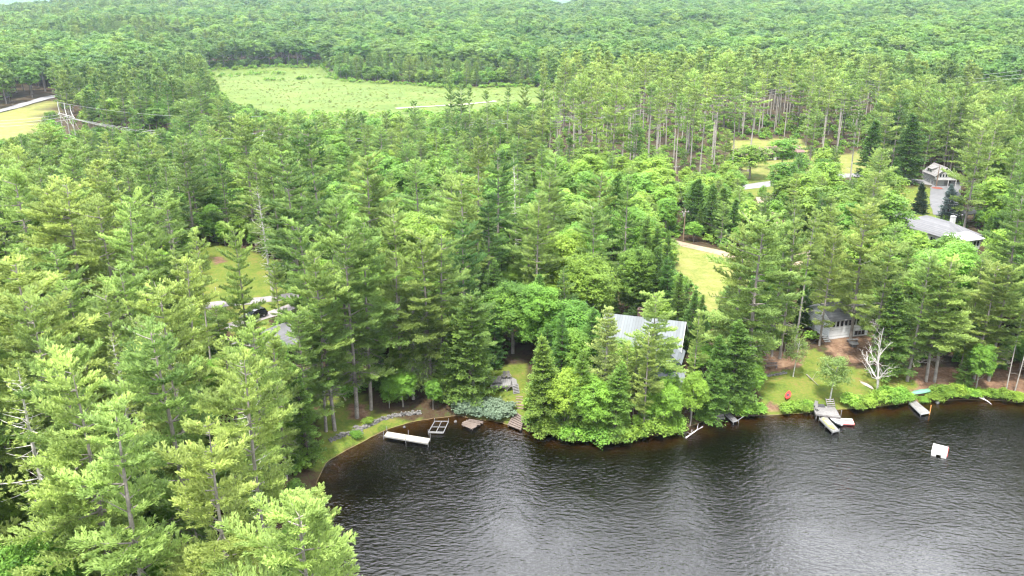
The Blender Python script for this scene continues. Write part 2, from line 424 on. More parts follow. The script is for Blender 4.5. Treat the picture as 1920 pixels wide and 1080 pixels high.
# ------------------------------------------------------------------ roads, drives and the stream: strips laid on the ground
ROAD_PX = []
def ribbon(name, px, width, mat, label, lift=0.05, step=2.0, world=None):
    pts = [at(*p) for p in px] if world is None else world
    P = [pts[0]]
    for a, b in zip(pts[:-1], pts[1:]):
        n = max(1, int((b - a).length / step))
        P += [a.lerp(b, (i + 1) / n) for i in range(n)]
    for _ in range(6):
        P = [P[0]] + [(P[i - 1] + P[i] * 2 + P[i + 1]) / 4 for i in range(1, len(P) - 1)] + [P[-1]]
    vs, fs = [], []
    for i, p in enumerate(P):
        t = (P[min(i + 1, len(P) - 1)] - P[max(i - 1, 0)]); t.z = 0; t.normalize(); nrm = Vector((-t.y, t.x, 0))
        w = width * (1 + 0.06 * float(nz(p.x, p.y, 0.7, 8)))
        for k in range(5):
            q = p + nrm * w * (k / 4 - 0.5); vs.append((q.x, q.y, hz(q.x, q.y) + lift))
        ROAD_PX.append((p.x, p.y, width / 2))
    for i in range(len(P) - 1):
        for k in range(4):
            a = i * 5 + k; fs.append((a, a + 1, a + 6, a + 5))
    b = MB(); b.v, b.f = vs, fs
    o = b.build(name, mat); tag(o, label, kind='structure'); return o

gravel = surf('grey_gravel', (0.22, 0.20, 0.20), 0.95, 0.25, 1.5)
asphalt = surf('worn_asphalt', (0.19, 0.185, 0.19), 0.9, 0.18, 0.8)
dark_asphalt = surf('driveway_asphalt', (0.13, 0.13, 0.137), 0.9, 0.2, 0.8)
sand = surf('sandy_track', (0.27, 0.21, 0.15), 0.95, 0.3, 1.2)
pale = surf('pale_stream_sand', (0.34, 0.33, 0.22), 0.7, 0.15, 0.5)
ribbon('road', [(250, 592), (310, 583), (375, 574), (450, 566), (520, 560), (600, 548), (700, 530), (790, 518), (890, 512), (960, 505)], 3.4, gravel, 'gravel lane crossing the clearing behind the black car')
ribbon('road', [(420, 615), (470, 601), (535, 581), (590, 556)], 2.8, gravel, 'short gravel drive that the black car stands on')
ribbon('road', [(1250, 372), (1330, 356), (1400, 351), (1450, 344), (1520, 336), (1575, 329), (1640, 328), (1720, 340), (1760, 346)], 6.0, asphalt, 'grey paved road behind the trees', 0.06)
ribbon('driveway', [(1776, 341), (1772, 360), (1774, 385), (1782, 405)], 8.5, dark_asphalt, 'asphalt driveway in front of the garage house', 0.09)
ribbon('road', [(-420, 290), (-200, 248), (0, 209), (55, 194), (104, 181), (150, 168), (230, 152)], 6.5, asphalt, 'grey road running along the yellow field to the woods', 0.3, 5.0)
ribbon('road', [(1262, 454), (1300, 463), (1360, 478), (1440, 492), (1490, 500), (1520, 494), (1490, 462), (1460, 440), (1440, 400), (1428, 370)], 3.4, sand, 'sandy track along the edge of the dry lawn')
ribbon('stream', [(742, 204), (770, 201), (800, 201), (832, 198), (880, 196), (930, 190)], 3.6, pale, 'pale stream bank across the marsh meadow', 0.3, 4.0)
# ------------------------------------------------------------------ tree makers (numpy): each returns (crown mesh, wood mesh, both in one mesh)
def unit(a): return a / np.maximum(np.linalg.norm(a, axis=-1, keepdims=True), 1e-9)

class Wood:
    def __init__(s): s.v, s.f, s.n = [], [], 0
    def tube(s, pts, rad, n):
        pts = np.asarray(pts, float); m = len(pts); rad = np.asarray(rad, float)
        t = unit(np.gradient(pts, axis=0)); ref = np.array([0.31, 0.17, 0.93]) if abs(t[0, 2]) < 0.9 else np.array([0.9, 0.3, 0.1])
        sx = unit(np.cross(t, ref)); uy = np.cross(t, sx)
        a = np.arange(n) * 2 * math.pi / n
        ring = pts[:, None] + (sx[:, None] * np.cos(a)[None, :, None] + uy[:, None] * np.sin(a)[None, :, None]) * rad[:, None, None]
        i = np.arange(m - 1)[:, None] * n; j = np.arange(n)[None, :]; k = (np.arange(n)[None, :] + 1) % n
        q = np.stack([i + j, i + k, i + n + k, i + n + j], -1).reshape(-1, 4) + s.n
        s.v.append(ring.reshape(-1, 3)); s.f.append(q); s.n += m * n
    def arrays(s): return np.concatenate(s.v), np.concatenate(s.f)

def blades(P, D, VA, k, length, width, spread, up, rng, lift=0.0):
    """k thin needle sprays at every point P, leaning along D"""
    n = len(P); P = np.repeat(P, k, 0); D = np.repeat(D, k, 0); va = np.repeat(VA, k)
    d = unit(D + np.array([0, 0, up]) + rng.normal(0, spread, (n * k, 3)))
    s = unit(np.cross(d, np.array([0, 0, 1.0]) + rng.normal(0, 0.45, (n * k, 3)))) * (width * rng.uniform(0.7, 1.3, (n * k, 1)) / 2)
    L = (length * rng.uniform(0.65, 1.2, (n * k, 1)))
    P = P + rng.normal(0, 0.04, P.shape) + np.array([0, 0, lift])
    V = np.stack([P - s * 0.6, P + s * 0.6, P + d * L * 0.6 + s, P + d * L, P + d * L * 0.6 - s], 1)
    b = np.arange(n * k)[:, None] * 5
    T = np.concatenate([b + np.array([[0, 1, 2]]), b + np.array([[0, 2, 4]]), b + np.array([[4, 2, 3]])], 1).reshape(-1, 3)
    return V.reshape(-1, 3), T, np.repeat(np.clip(va + rng.normal(0, 0.10, n * k), 0, 1), 3)

def finish(name, crown, wood, lmat, wmat):
    cv, ct, va = crown; wv, wq = wood.arrays()
    wt = np.concatenate([wq[:, [0, 1, 2]], wq[:, [0, 2, 3]]])
    mc = mesh_np(name + '_crown', cv, ct, lmat, va); mw = mesh_np(name + '_wood', wv, wt, wmat, np.full(len(wt), 0.5))
    mb = mesh_np(name + '_whole', np.concatenate([cv, wv]), np.concatenate([ct, wt + len(cv)]), [lmat, wmat],
                 np.concatenate([va, np.full(len(wt), 0.5)]), np.concatenate([np.zeros(len(ct)), np.ones(len(wt))]))
    return mc, mw, mb

def conifer(name, seed, H, Rr, cb, lmat, wmat, gap=0.72, per=(4, 6), elev=(-0.12, 0.75), sag=0.18, pw=0.62, base=0.55, twig=0.36, twig_len=0.40, step=0.28,
            k=6, bl=0.34, bw=0.085, spread=0.5, up=0.42, skip=0.12, bare=10, trunk_r=0.27, limb_n=4, jit=(0.55, 1.2), keep=1.0, inner=0.25, flat=1.0, sway=0.25):
    rng = np.random.default_rng(seed); W = Wood(); P, D, VA = [], [], []
    zz = np.linspace(0, H, 9); ph = rng.uniform(0, 6.28, 4)
    def axis(z): z = np.asarray(z, float); return np.stack([sway * np.sin(z / H * 4 + ph[0]) * z / H, sway * np.sin(z / H * 3.3 + ph[1]) * z / H, z], -1)
    def trad(z): return trunk_r * (1 - z / H) ** 0.8 + 0.015
    W.tube(axis(np.concatenate([[-0.6], zz])), np.concatenate([[trunk_r * 1.35], trad(zz)]), 8)
    z = cb * H; az = rng.uniform(0, 6.28); side = rng.uniform(0, 6.28)
    while z < H - 0.25:
        t = (z - cb * H) / (H - cb * H)
        prof = min(1.0, base + 2.4 * t) * (1 - t) ** pw + 0.03
        n = rng.integers(*per) if t < 0.85 else 4
        az += 0.8
        wj = rng.uniform(0.75, 1.15)
        for q in range(n):
            if rng.random() < skip: continue
            a = az + q * 6.283 / n + rng.normal(0, 0.28)
            L = Rr * prof * rng.uniform(*jit) * wj * (1 + 0.15 * math.cos(a - side)); L = max(L, 0.25)
            e = elev[0] + (elev[1] - elev[0]) * t ** 1.4 + rng.normal(0, 0.10)
            s = np.linspace(0, 1, 6)
            h = np.array([math.cos(a), math.sin(a)])
            bend = rng.normal(0, 0.14) * s ** 2
            z0 = z + rng.normal(0, 0.12)
            pts = np.stack([h[0] * L * s - h[1] * L * bend, h[1] * L * s + h[0] * L * bend, L * (math.sin(e) * s + sag * s ** 2)], -1) + axis(z0)
            W.tube(pts, (0.018 + 0.016 * L) * (1 - 0.85 * s), limb_n)
            alive = keep if rng.random() < 0.92 else keep * 0.25
            va = np.clip(rng.normal(0.45, 0.2), 0, 1)
            def along(p0, dirv, ln, st, v):
                m = max(1, int(ln / st))
                q_ = (np.arange(m) + rng.uniform(0.3, 0.9, m)) / m * ln
                ok = rng.random(m) < alive
                P.append((p0 + dirv * q_[:, None])[ok]); D.append(np.repeat(dirv[None], m, 0)[ok]); VA.append(np.full(ok.sum(), v))
            seg = np.diff(pts, axis=0); sl = np.linalg.norm(seg, axis=1)
            for i_ in range(5):
                if s[i_] >= inner - 0.05: along(pts[i_], seg[i_] / sl[i_], sl[i_], step * 0.8, va)
            x = max(inner, 0.12) * L; sgn = 1
            while x < L:
                f = x / L; p0 = np.array([np.interp(f, s, pts[:, c]) for c in range(3)])
                i_ = min(int(f * 5), 4); tdir = seg[i_] / sl[i_]
                for sgn in (-1, 1):
                    an = sgn * rng.uniform(0.75, 1.15)
                    c_, s_ = math.cos(an), math.sin(an)
                    dv = np.array([tdir[0] * c_ - tdir[1] * s_, tdir[0] * s_ + tdir[1] * c_, tdir[2] * flat + rng.normal(0.10, 0.12)])
                    dv /= np.linalg.norm(dv)
                    ln = (twig_len * L * (1 - f) + 0.28 + 0.05 * L) * rng.uniform(0.6, 1.25)
                    along(p0, dv, ln, step, np.clip(va + rng.normal(0, 0.12), 0, 1))
                x += twig * rng.uniform(0.8, 1.25)
        z += gap * (1.15 - 0.5 * t) * rng.uniform(0.8, 1.2)
    top = axis(H - 0.2); m = 5
    P.append(top[None] + np.stack([np.zeros(m), np.zeros(m), np.linspace(-0.5, 0.3, m)], -1)); D.append(np.tile([[0, 0, 1.0]], (m, 1))); VA.append(np.full(m, 0.6))
    for _ in range(bare):
        z0 = rng.uniform(0.18 * H, max(cb * H, 0.25 * H) * 1.15); a = rng.uniform(0, 6.28); L = rng.uniform(0.6, 2.6) * Rr / 4
        s = np.linspace(0, 1, 4); h = np.array([math.cos(a), math.sin(a), 0])
        pts = axis(z0) + h * (L * s)[:, None] + np.array([0, 0, 1]) * (L * (rng.uniform(-0.35, 0.1) * s + 0.1 * s ** 2))[:, None] + rng.normal(0, 0.05 * L, (4, 3)) * s[:, None]
        W.tube(pts, (0.015 + 0.014 * L) * (1 - 0.8 * s), 4)
        for _k in range(2):
            i_ = rng.integers(1, 3); p = pts[i_]; d = unit(pts[3] - pts[0] + rng.normal(0, 0.5 * L, 3)) * L * rng.uniform(0.25, 0.5)
            W.tube(np.stack([p, p + d * 0.5 + rng.normal(0, 0.05, 3), p + d]), np.array([0.018, 0.012, 0.006]) * (1 + L * .3), 3)
    P, D, VA = np.concatenate(P), np.concatenate(D), np.concatenate(VA)
    return finish(name, blades(P, D, VA, k, bl, bw, spread, up, rng), W, lmat, wmat)

def broadleaf(name, seed, H, Rr, cb, lmat, wmat, lobes=18, clumps=34, leaves=16, size=0.30, cr=0.5, lobe_r=0.40, trunk_r=0.24, limbs=9, droop=0.0, sparse=1.0, nrm=(0.8, 0.7, 0.40)):
    rng = np.random.default_rng(seed); W = Wood()
    cz = H * (cb + 1) / 2; hz_ = H * (1 - cb) / 2
    ph = rng.uniform(0, 6.28, 2)
    zz = np.linspace(0, H * 0.82, 7)
    def axis(z): return np.stack([0.35 * np.sin(z / H * 3 + ph[0]) * z / H, 0.35 * np.sin(z / H * 2.6 + ph[1]) * z / H, z], -1)
    W.tube(axis(np.concatenate([[-0.6], zz])), np.concatenate([[trunk_r * 1.3], trunk_r * (1 - zz / H) ** 0.9 + 0.02]), 8)
    # lobes spread over an egg shape, denser to the outside
    L = []
    for i in range(lobes):
        g = (i + 0.5) / lobes; zz_ = 1 - 1.75 * g; rr = math.sqrt(max(0, 1 - zz_ * zz_)); a = i * 2.399963 + rng.normal(0, 0.3)
        sc = rng.uniform(0.52, 0.78)
        wdt = 1.0 if zz_ > -0.2 else 0.9
        L.append((np.array([math.cos(a) * rr * Rr * sc * wdt, math.sin(a) * rr * Rr * sc * wdt, cz + zz_ * hz_ * sc]), Rr * lobe_r * rng.uniform(0.75, 1.25)))
    P, NV, VA = [], [], []
    for c, r in L:
        m = int(clumps * (r / (Rr * lobe_r)) ** 2); va = np.clip(rng.normal(0.45, 0.16), 0, 1)
        d = unit(rng.normal(0, 1, (m, 3))); d[:, 2] = np.where(d[:, 2] < -0.35, -d[:, 2], d[:, 2])
        rr = r * rng.uniform(0.72, 1.1, (m, 1)); p = c + d * rr * np.array([1, 1, 0.82])
        ok = rng.random(m) < sparse
        p, d = p[ok], d[ok]; m = len(p)
        cv = np.clip(va + rng.normal(0, 0.16, m), 0, 1)
        q = np.repeat(p, leaves, 0) + rng.normal(0, cr * 0.5, (m * leaves, 3)) * np.array([1, 1, 0.55])
        q[:, 2] -= droop * rng.random(m * leaves)
        P.append(q); NV.append(unit(np.repeat(d, leaves, 0) * nrm[0] + np.array([0, 0, nrm[1]]) + rng.normal(0, nrm[2], (m * leaves, 3)))); VA.append(np.repeat(cv, leaves))
    P, NV, VA = np.concatenate(P), np.concatenate(NV), np.concatenate(VA); n = len(P)
    ta = unit(np.cross(NV, rng.normal(0, 1, (n, 3)))); tb = np.cross(NV, ta)
    s1 = size * rng.uniform(0.7, 1.25, (n, 1)) / 2; s2 = s1 * rng.uniform(0.55, 0.85, (n, 1))
    V = np.stack([P - ta * s1, P - tb * s2, P + ta * s1, P + tb * s2], 1).reshape(-1, 3)
    b = np.arange(n)[:, None] * 4
    T = np.concatenate([b + np.array([[0, 1, 2]]), b + np.array([[0, 2, 3]])], 1).reshape(-1, 3)
    va = np.repeat(np.clip(VA + rng.normal(0, 0.1, n), 0, 1), 2)
    order = rng.permutation(len(L))[:limbs]
    for i in order:
        c, r = L[i]; z0 = min(max(c[2] - np.hypot(c[0], c[1]) * 0.9, cb * H * 0.6), H * 0.75); p0 = axis(np.array(z0))
        mid = (p0 + c) / 2 + np.array([0, 0, -0.12 * Rr]) * rng.uniform(0, 1) + rng.normal(0, 0.15, 3)
        W.tube(np.stack([p0, mid, c, c + (c - mid) * 0.5]), np.array([0.4, 0.26, 0.13, 0.05]) * trunk_r, 5)
    return finish(name, (V, T, va), W, lmat, wmat)

def bare_tree(name, seed, H, spread, mat, r0=0.3, depth=5, up=0.35, twist=0.5, fork=3):
    rng = np.random.default_rng(seed); W = Wood()
    def grow(p, d, L, r, lv):
        n = 9 if lv == 0 else 5; pts = [p]; ds = []
        for i in range(n):
            d = unit(d + rng.normal(0, 0.07 if lv == 0 else 0.17, 3) + np.array([0, 0, up * 0.10])); ds.append(d); pts.append(pts[-1] + d * L / n)
        rad = r * (1 - (0.85 if lv == 0 else 0.6) * np.linspace(0, 1, n + 1) ** 0.8)
        W.tube(np.array(pts), rad, 7 if lv == 0 else 4)
        if lv >= depth: return
        for j in range(13 if lv == 0 else fork):
            i = int(rng.integers(2, n)) if lv == 0 else int(rng.integers(1, n)); dd = ds[min(i, n - 1)]
            side = rng.normal(0, 1, 3); side -= dd * side.dot(dd); side = unit(side)
            nd = unit(dd * rng.uniform(0.35, 0.8) + side * 0.8 + np.array([0, 0, up * 0.25]))
            ln = H * rng.uniform(0.22, 0.40) * (1.15 - 0.7 * i / n) if lv == 0 else L * rng.uniform(0.35, 0.62)
            grow(pts[i], nd, ln, rad[i] * (0.5 if lv == 0 else 0.6), lv + 1)
    grow(np.array([0, 0, -0.4]), unit(np.array([0.16, 0.05, 1.0])), H * 0.92, r0, 0)
    v, q = W.arrays(); t = np.concatenate([q[:, [0, 1, 2]], q[:, [0, 2, 3]]])
    return mesh_np(name, v, t, mat, np.full(len(t), 0.5))

# ------------------------------------------------------------------ tree kinds: meshes at three levels of detail, all at real size
LODP = {'hi': dict(k=9, bl=0.33, bw=0.082, step=0.22, twig=0.30), 'mid': dict(k=5, bl=0.46, bw=0.18, step=0.38, twig=0.42, limb_n=3), 'lo': dict(k=4, bl=0.85, bw=0.42, step=0.85, twig=0.85, limb_n=3, gap=1.1, bare=3)}
PROTO = {}
def protos(kind, lod, makers): PROTO[(kind, lod)] = makers
for lod, cnt in (('hi', 7), ('mid', 6), ('lo', 4)):
    L = LODP[lod]; ms = []; tall = []
    for i in range(cnt):
        rr = random.Random(100 + i)
        ms.append((24.0, 4.3, conifer(f'pine_{lod}{i}', 10 + i, 24, rr.uniform(3.9, 5.2), rr.uniform(0.10, 0.32), M['needles'], M['bark'], **{**dict(gap=rr.uniform(1.05, 1.4), skip=rr.uniform(0.1, 0.26), bare=26, pw=rr.uniform(0.26, 0.47), spread=0.42, up=0.30, per=(4, 7), elev=(-0.14, rr.uniform(0.35, 0.6)), jit=(0.42, 1.28), twig_len=0.46), **L})))
    protos('pine_tree', lod, ms)
    ms = []
    for i in range(max(3, cnt - 2)):
        rr = random.Random(200 + i)
        ms.append((26.0, 3.1, conifer(f'slim_pine_{lod}{i}', 40 + i, 26, rr.uniform(2.7, 3.4), rr.uniform(0.56, 0.66), M['needles'], M['pale_bark'], **{**dict(gap=1.05, skip=0.2, bare=12, pw=0.45, trunk_r=0.19, spread=0.42, up=0.32), **L})))
    protos('slim_pine', lod, ms)
    ms = []
    C2 = {'hi': dict(k=6, bl=0.24, bw=0.085, step=0.21, twig=0.26), 'mid': dict(k=4, bl=0.36, bw=0.16, step=0.36, twig=0.40, limb_n=3), 'lo': dict(k=3, bl=0.7, bw=0.42, step=0.7, twig=0.7, gap=0.9, limb_n=3)}[lod]
    for i in range(max(3, cnt - 2)):
        rr = random.Random(300 + i)
        ms.append((14.0, 2.8, conifer(f'cedar_{lod}{i}', 70 + i, 14, rr.uniform(2.5, 3.1), 0.05, M['cedar'], M['dark_bark'],
                  **{**dict(gap=0.5, per=(5, 8), elev=(-0.1, 0.8), sag=-0.05, pw=0.72, base=0.8, skip=0.05, bare=2, jit=(0.65, 1.15), up=0.15, spread=0.45, trunk_r=0.2), **C2})))
    protos('cedar_tree', lod, ms)
    B = {'hi': dict(lobes=24, clumps=50, leaves=20, size=0.26, cr=0.55), 'mid': dict(lobes=20, clumps=26, leaves=12, size=0.46, cr=0.65), 'lo': dict(lobes=16, clumps=13, leaves=8, size=0.85, cr=0.9, limbs=3)}[lod]
    ms = []
    for i in range(cnt):
        rr = random.Random(400 + i)
        ms.append((16.0, 4.8, broadleaf(f'broadleaf_{lod}{i}', 100 + i, 16, rr.uniform(4.2, 5.2), rr.uniform(0.12, 0.24), M['leaves'], M['bark'], **{**dict(lobe_r=rr.uniform(0.34, 0.42)), **B})))
    protos('broadleaf_tree', lod, ms)
ms = []
for i in range(7):
    rr = random.Random(450 + i)
    ms.append((16.0, 4.8, broadleaf(f'hill_tree{i}', 150 + i, 16, rr.uniform(4.3, 5.4), 0.2, M['hill_leaves'], M['bark'], lobes=15, clumps=26, leaves=10, size=0.52, cr=0.62, limbs=2, lobe_r=rr.uniform(0.33, 0.40), nrm=(1.1, 0.35, 0.3))))
protos('hill_tree', 'lo', ms)
spr = dict(gap=0.42, per=(6, 9), elev=(-0.22, 0.6), sag=0.12, pw=0.85, base=0.95, skip=0.03, bare=0, jit=(0.82, 1.08), k=6, bl=0.24, bw=0.09, step=0.22, twig=0.26, up=0.15, trunk_r=0.16, spread=0.4)
protos('spruce_tree', 'hi', [(9.0, 2.9, conifer('spruce', 501, 9, 2.9, 0.05, M['spruce'], M['dark_bark'], **spr))])
protos('blue_spruce', 'hi', [(10.0, 3.2, conifer('blue_spruce', 502, 10, 3.2, 0.04, M['blue_spruce'], M['dark_bark'], **spr))])
protos('yellow_pine', 'hi', [(20.0, 3.0, conifer('yellow_pine', 503 + i, 20, 3.0, 0.25, M['dry_needles'], M['pale_bark'], **{**dict(gap=0.62, skip=0.12, bare=16, keep=0.75), **LODP['hi']})) for i in range(2)])
protos('thin_spruce', 'hi', [(18.0, 3.2, conifer('thin_spruce', 507 + i, 18, 3.2, 0.12, M['needles'], M['pale_bark'], **{**dict(gap=0.55, per=(5, 7), elev=(-0.5, 0.4), sag=0.05, skip=0.05, bare=40, keep=0.5, up=-0.1), **LODP['hi']})) for i in range(2)])
protos('snag', 'hi', [(24.0, 2.6, conifer(f'snag{i}', 511 + i, 24, 2.8, 0.3, M['needles'], M['dead_wood'], **{**dict(gap=0.8, skip=0.12, bare=26, keep=0.22, elev=(-0.2, 0.5), trunk_r=0.22, limb_n=4), **LODP['hi']})) for i in range(2)])
protos('birch_tree', 'hi', [(9.0, 2.6, broadleaf(f'birch{i}', 520 + i, 9, 2.6, 0.25, M['birch_leaves'], M['birch_bark'], lobes=16, clumps=26, leaves=11, size=0.24, cr=0.5, lobe_r=0.34, trunk_r=0.11, sparse=0.8, droop=0.3)) for i in range(2)])
def lowbush(nm, seed, H, Rr, mat, **k): return broadleaf(nm, seed, H, Rr, 0.0, mat, M['dark_bark'], **{**dict(lobes=12, clumps=16, leaves=10, size=0.22, cr=0.35, lobe_r=0.45, trunk_r=0.04, limbs=5), **k})
protos('shrub', 'hi', [(2.0, 1.5, lowbush(f'shrub{i}', 540 + i, 2.0, 1.5, M['leaves'])) for i in range(4)])
protos('shrub', 'lo', [(2.0, 1.5, lowbush(f'shrub_lo{i}', 550 + i, 2.0, 1.5, M['leaves'], lobes=7, clumps=7, leaves=6, size=0.5, limbs=2)) for i in range(3)])
protos('silver_shrub', 'hi', [(2.0, 1.6, lowbush(f'silver_shrub{i}', 560 + i, 2.0, 1.6, M['silver_leaves'], size=0.34, droop=0.2)) for i in range(3)])
protos('marsh_bush', 'lo', [(1.6, 1.3, lowbush(f'marsh_bush{i}', 570 + i, 1.6, 1.3, M['marsh'], lobes=6, clumps=6, leaves=6, size=0.5, limbs=1)) for i in range(3)])
dead_me = bare_tree('dead_tree', 31, 13.5, 4, M['dead_wood'], r0=0.24, depth=3, up=0.7, fork=3)
# ------------------------------------------------------------------ where trees stand
# building footprints (world discs) and the clear views the photograph has to the things on the ground
DISCS = []
def disc(u, v, r): p = at(u, v); DISCS.append((p.x, p.y, r)); return p
for u_, v_, r_ in ((1215, 668, 9.0), (1580, 630, 6.5), (1765, 452, 11.0), (1812, 462, 8.0), (1762, 350, 9.0), (1388, 290, 9.0), (1440, 285, 9.0), (1485, 280, 9.0), (541, 524, 4.0), (535, 672, 7.5), (500, 660, 5),
                   (1802, 412, 4.0), (968, 385, 7.0), (130, 262, 7.0), (495, 280, 8.0), (1913, 350, 5.0), (945, 720, 4.5), (1000, 395, 4)): disc(u_, v_, r_)
# window polygon in the photograph, and the point whose view must stay free
CLEAR = [([(720, 808), (806, 788), (842, 786), (910, 783), (985, 800), (985, 812), (900, 810), (806, 834), (720, 822)], 0),
         ([(600, 890), (640, 850), (722, 806), (850, 786), (985, 808), (1250, 830), (1340, 800), (1440, 783), (1580, 772), (1930, 758), (1930, 1090), (680, 1090), (640, 960)], 0),
         ([(918, 703), (972, 700), (976, 740), (990, 800), (960, 800), (880, 755), (900, 730)], 0),
         ([(1432, 700), (1540, 690), (1600, 690), (1720, 715), (1740, 750), (1640, 765), (1440, 776)], 0),
         ([(1575, 565), (1600, 565), (1634, 590), (1634, 660), (1546, 652), (1540, 606), (1580, 598)], 3),
         ([(1730, 298), (1792, 302), (1792, 352), (1786, 375), (1766, 378), (1732, 345)], 3),
         ([(1690, 355), (1768, 352), (1772, 395), (1765, 408), (1700, 402)], 0),
         ([(1702, 404), (1750, 402), (1800, 412), (1856, 452), (1850, 476), (1828, 470), (1800, 436), (1702, 424)], 3),
         ([(1264, 452), (1352, 470), (1350, 545), (1338, 580), (1312, 540), (1272, 490)], 0),
         ([(1482, 470), (1512, 490), (1508, 508), (1480, 508)], 0),
         ([(398, 470), (425, 470), (440, 500), (440, 560), (520, 552), (520, 592), (458, 608), (455, 580), (375, 575), (385, 540), (390, 500)], 0),
         ([(525, 508), (552, 506), (552, 528), (528, 528)], 2), ([(474, 616), (500, 614), (500, 630), (474, 634)], 3),
         ([(1148, 615), (1178, 588), (1195, 594), (1190, 620), (1150, 632)], 4), ([(1235, 605), (1290, 640), (1288, 682), (1262, 680), (1240, 640)], 3),
         ([(1376, 264), (1500, 262), (1500, 290), (1440, 270), (1396, 294), (1378, 296)], 2), ([(1395, 340), (1442, 325), (1450, 346), (1400, 356)], 0), ([(1578, 292), (1618, 288), (1618, 336), (1574, 336)], 0),
         ([(390, 130), (600, 124), (640, 152), (850, 162), (1000, 163), (1040, 170), (1000, 205), (835, 205), (830, 215), (740, 205), (600, 212), (520, 214), (430, 190)], 0),
         ([(-20, 206), (100, 180), (104, 196), (78, 215), (76, 244), (-20, 262)], 0),
         ([(110, 200), (150, 195), (152, 264), (112, 262)], 0),
         ([(608, 720), (640, 712), (690, 762), (760, 790), (690, 815), (615, 862), (600, 870), (612, 800)], 0),
         ([(1276, 388), (1287, 388), (1287, 452), (1276, 452)], 0), ([(1265, 306), (1273, 306), (1273, 338), (1265, 338)], 0),
         ([(1760, 140), (1930, 122), (1930, 150), (1760, 158)], 22),
         ([(150, 218), (315, 232), (315, 247), (150, 236)], 9), ([(430, 236), (530, 240), (530, 252), (430, 252)], 9),
         ([(858, 500), (888, 502), (886, 520), (860, 522)], 0)]
ROADS = np.array(ROAD_PX)

def blocked(x, y, r):
    """crown of radius r may not stand here: water, roads, houses"""
    if float(shore_sd(x, y)) < 1.2: return True
    for dx, dy, dr in DISCS:
        if (x - dx) ** 2 + (y - dy) ** 2 < (dr + r * 0.55) ** 2: return True
    d2 = (ROADS[:, 0] - x) ** 2 + (ROADS[:, 1] - y) ** 2
    return bool((d2 < (ROADS[:, 2] + 1.0 + r * 0.35) ** 2).any())

SIL_T = np.repeat([0.0, 0.2, 0.4, 0.6, 0.8, 0.97], 5); SIL_R = np.concatenate([w_ * np.array([-1, -.5, 0, .5, 1]) for w_ in (.75, .9, .85, .7, .45, .1)])
def hides(x, y, z, H, r, cb):
    """does a crown stand in front of one of the clear views?"""
    zs = z + H * (cb + (1 - cb) * SIL_T); rr = r * SIL_R
    u, v, dep = project(x + rr, np.full(len(rr), y), zs)
    d = math.hypot(x, y)
    for poly, h in CLEAR:
        for a in np.nonzero(in_poly(u, v, poly))[0]:
            if d < math.hypot(*on_plane(u[a], v[a], 4.0 + h)) + 2: return True
    return False

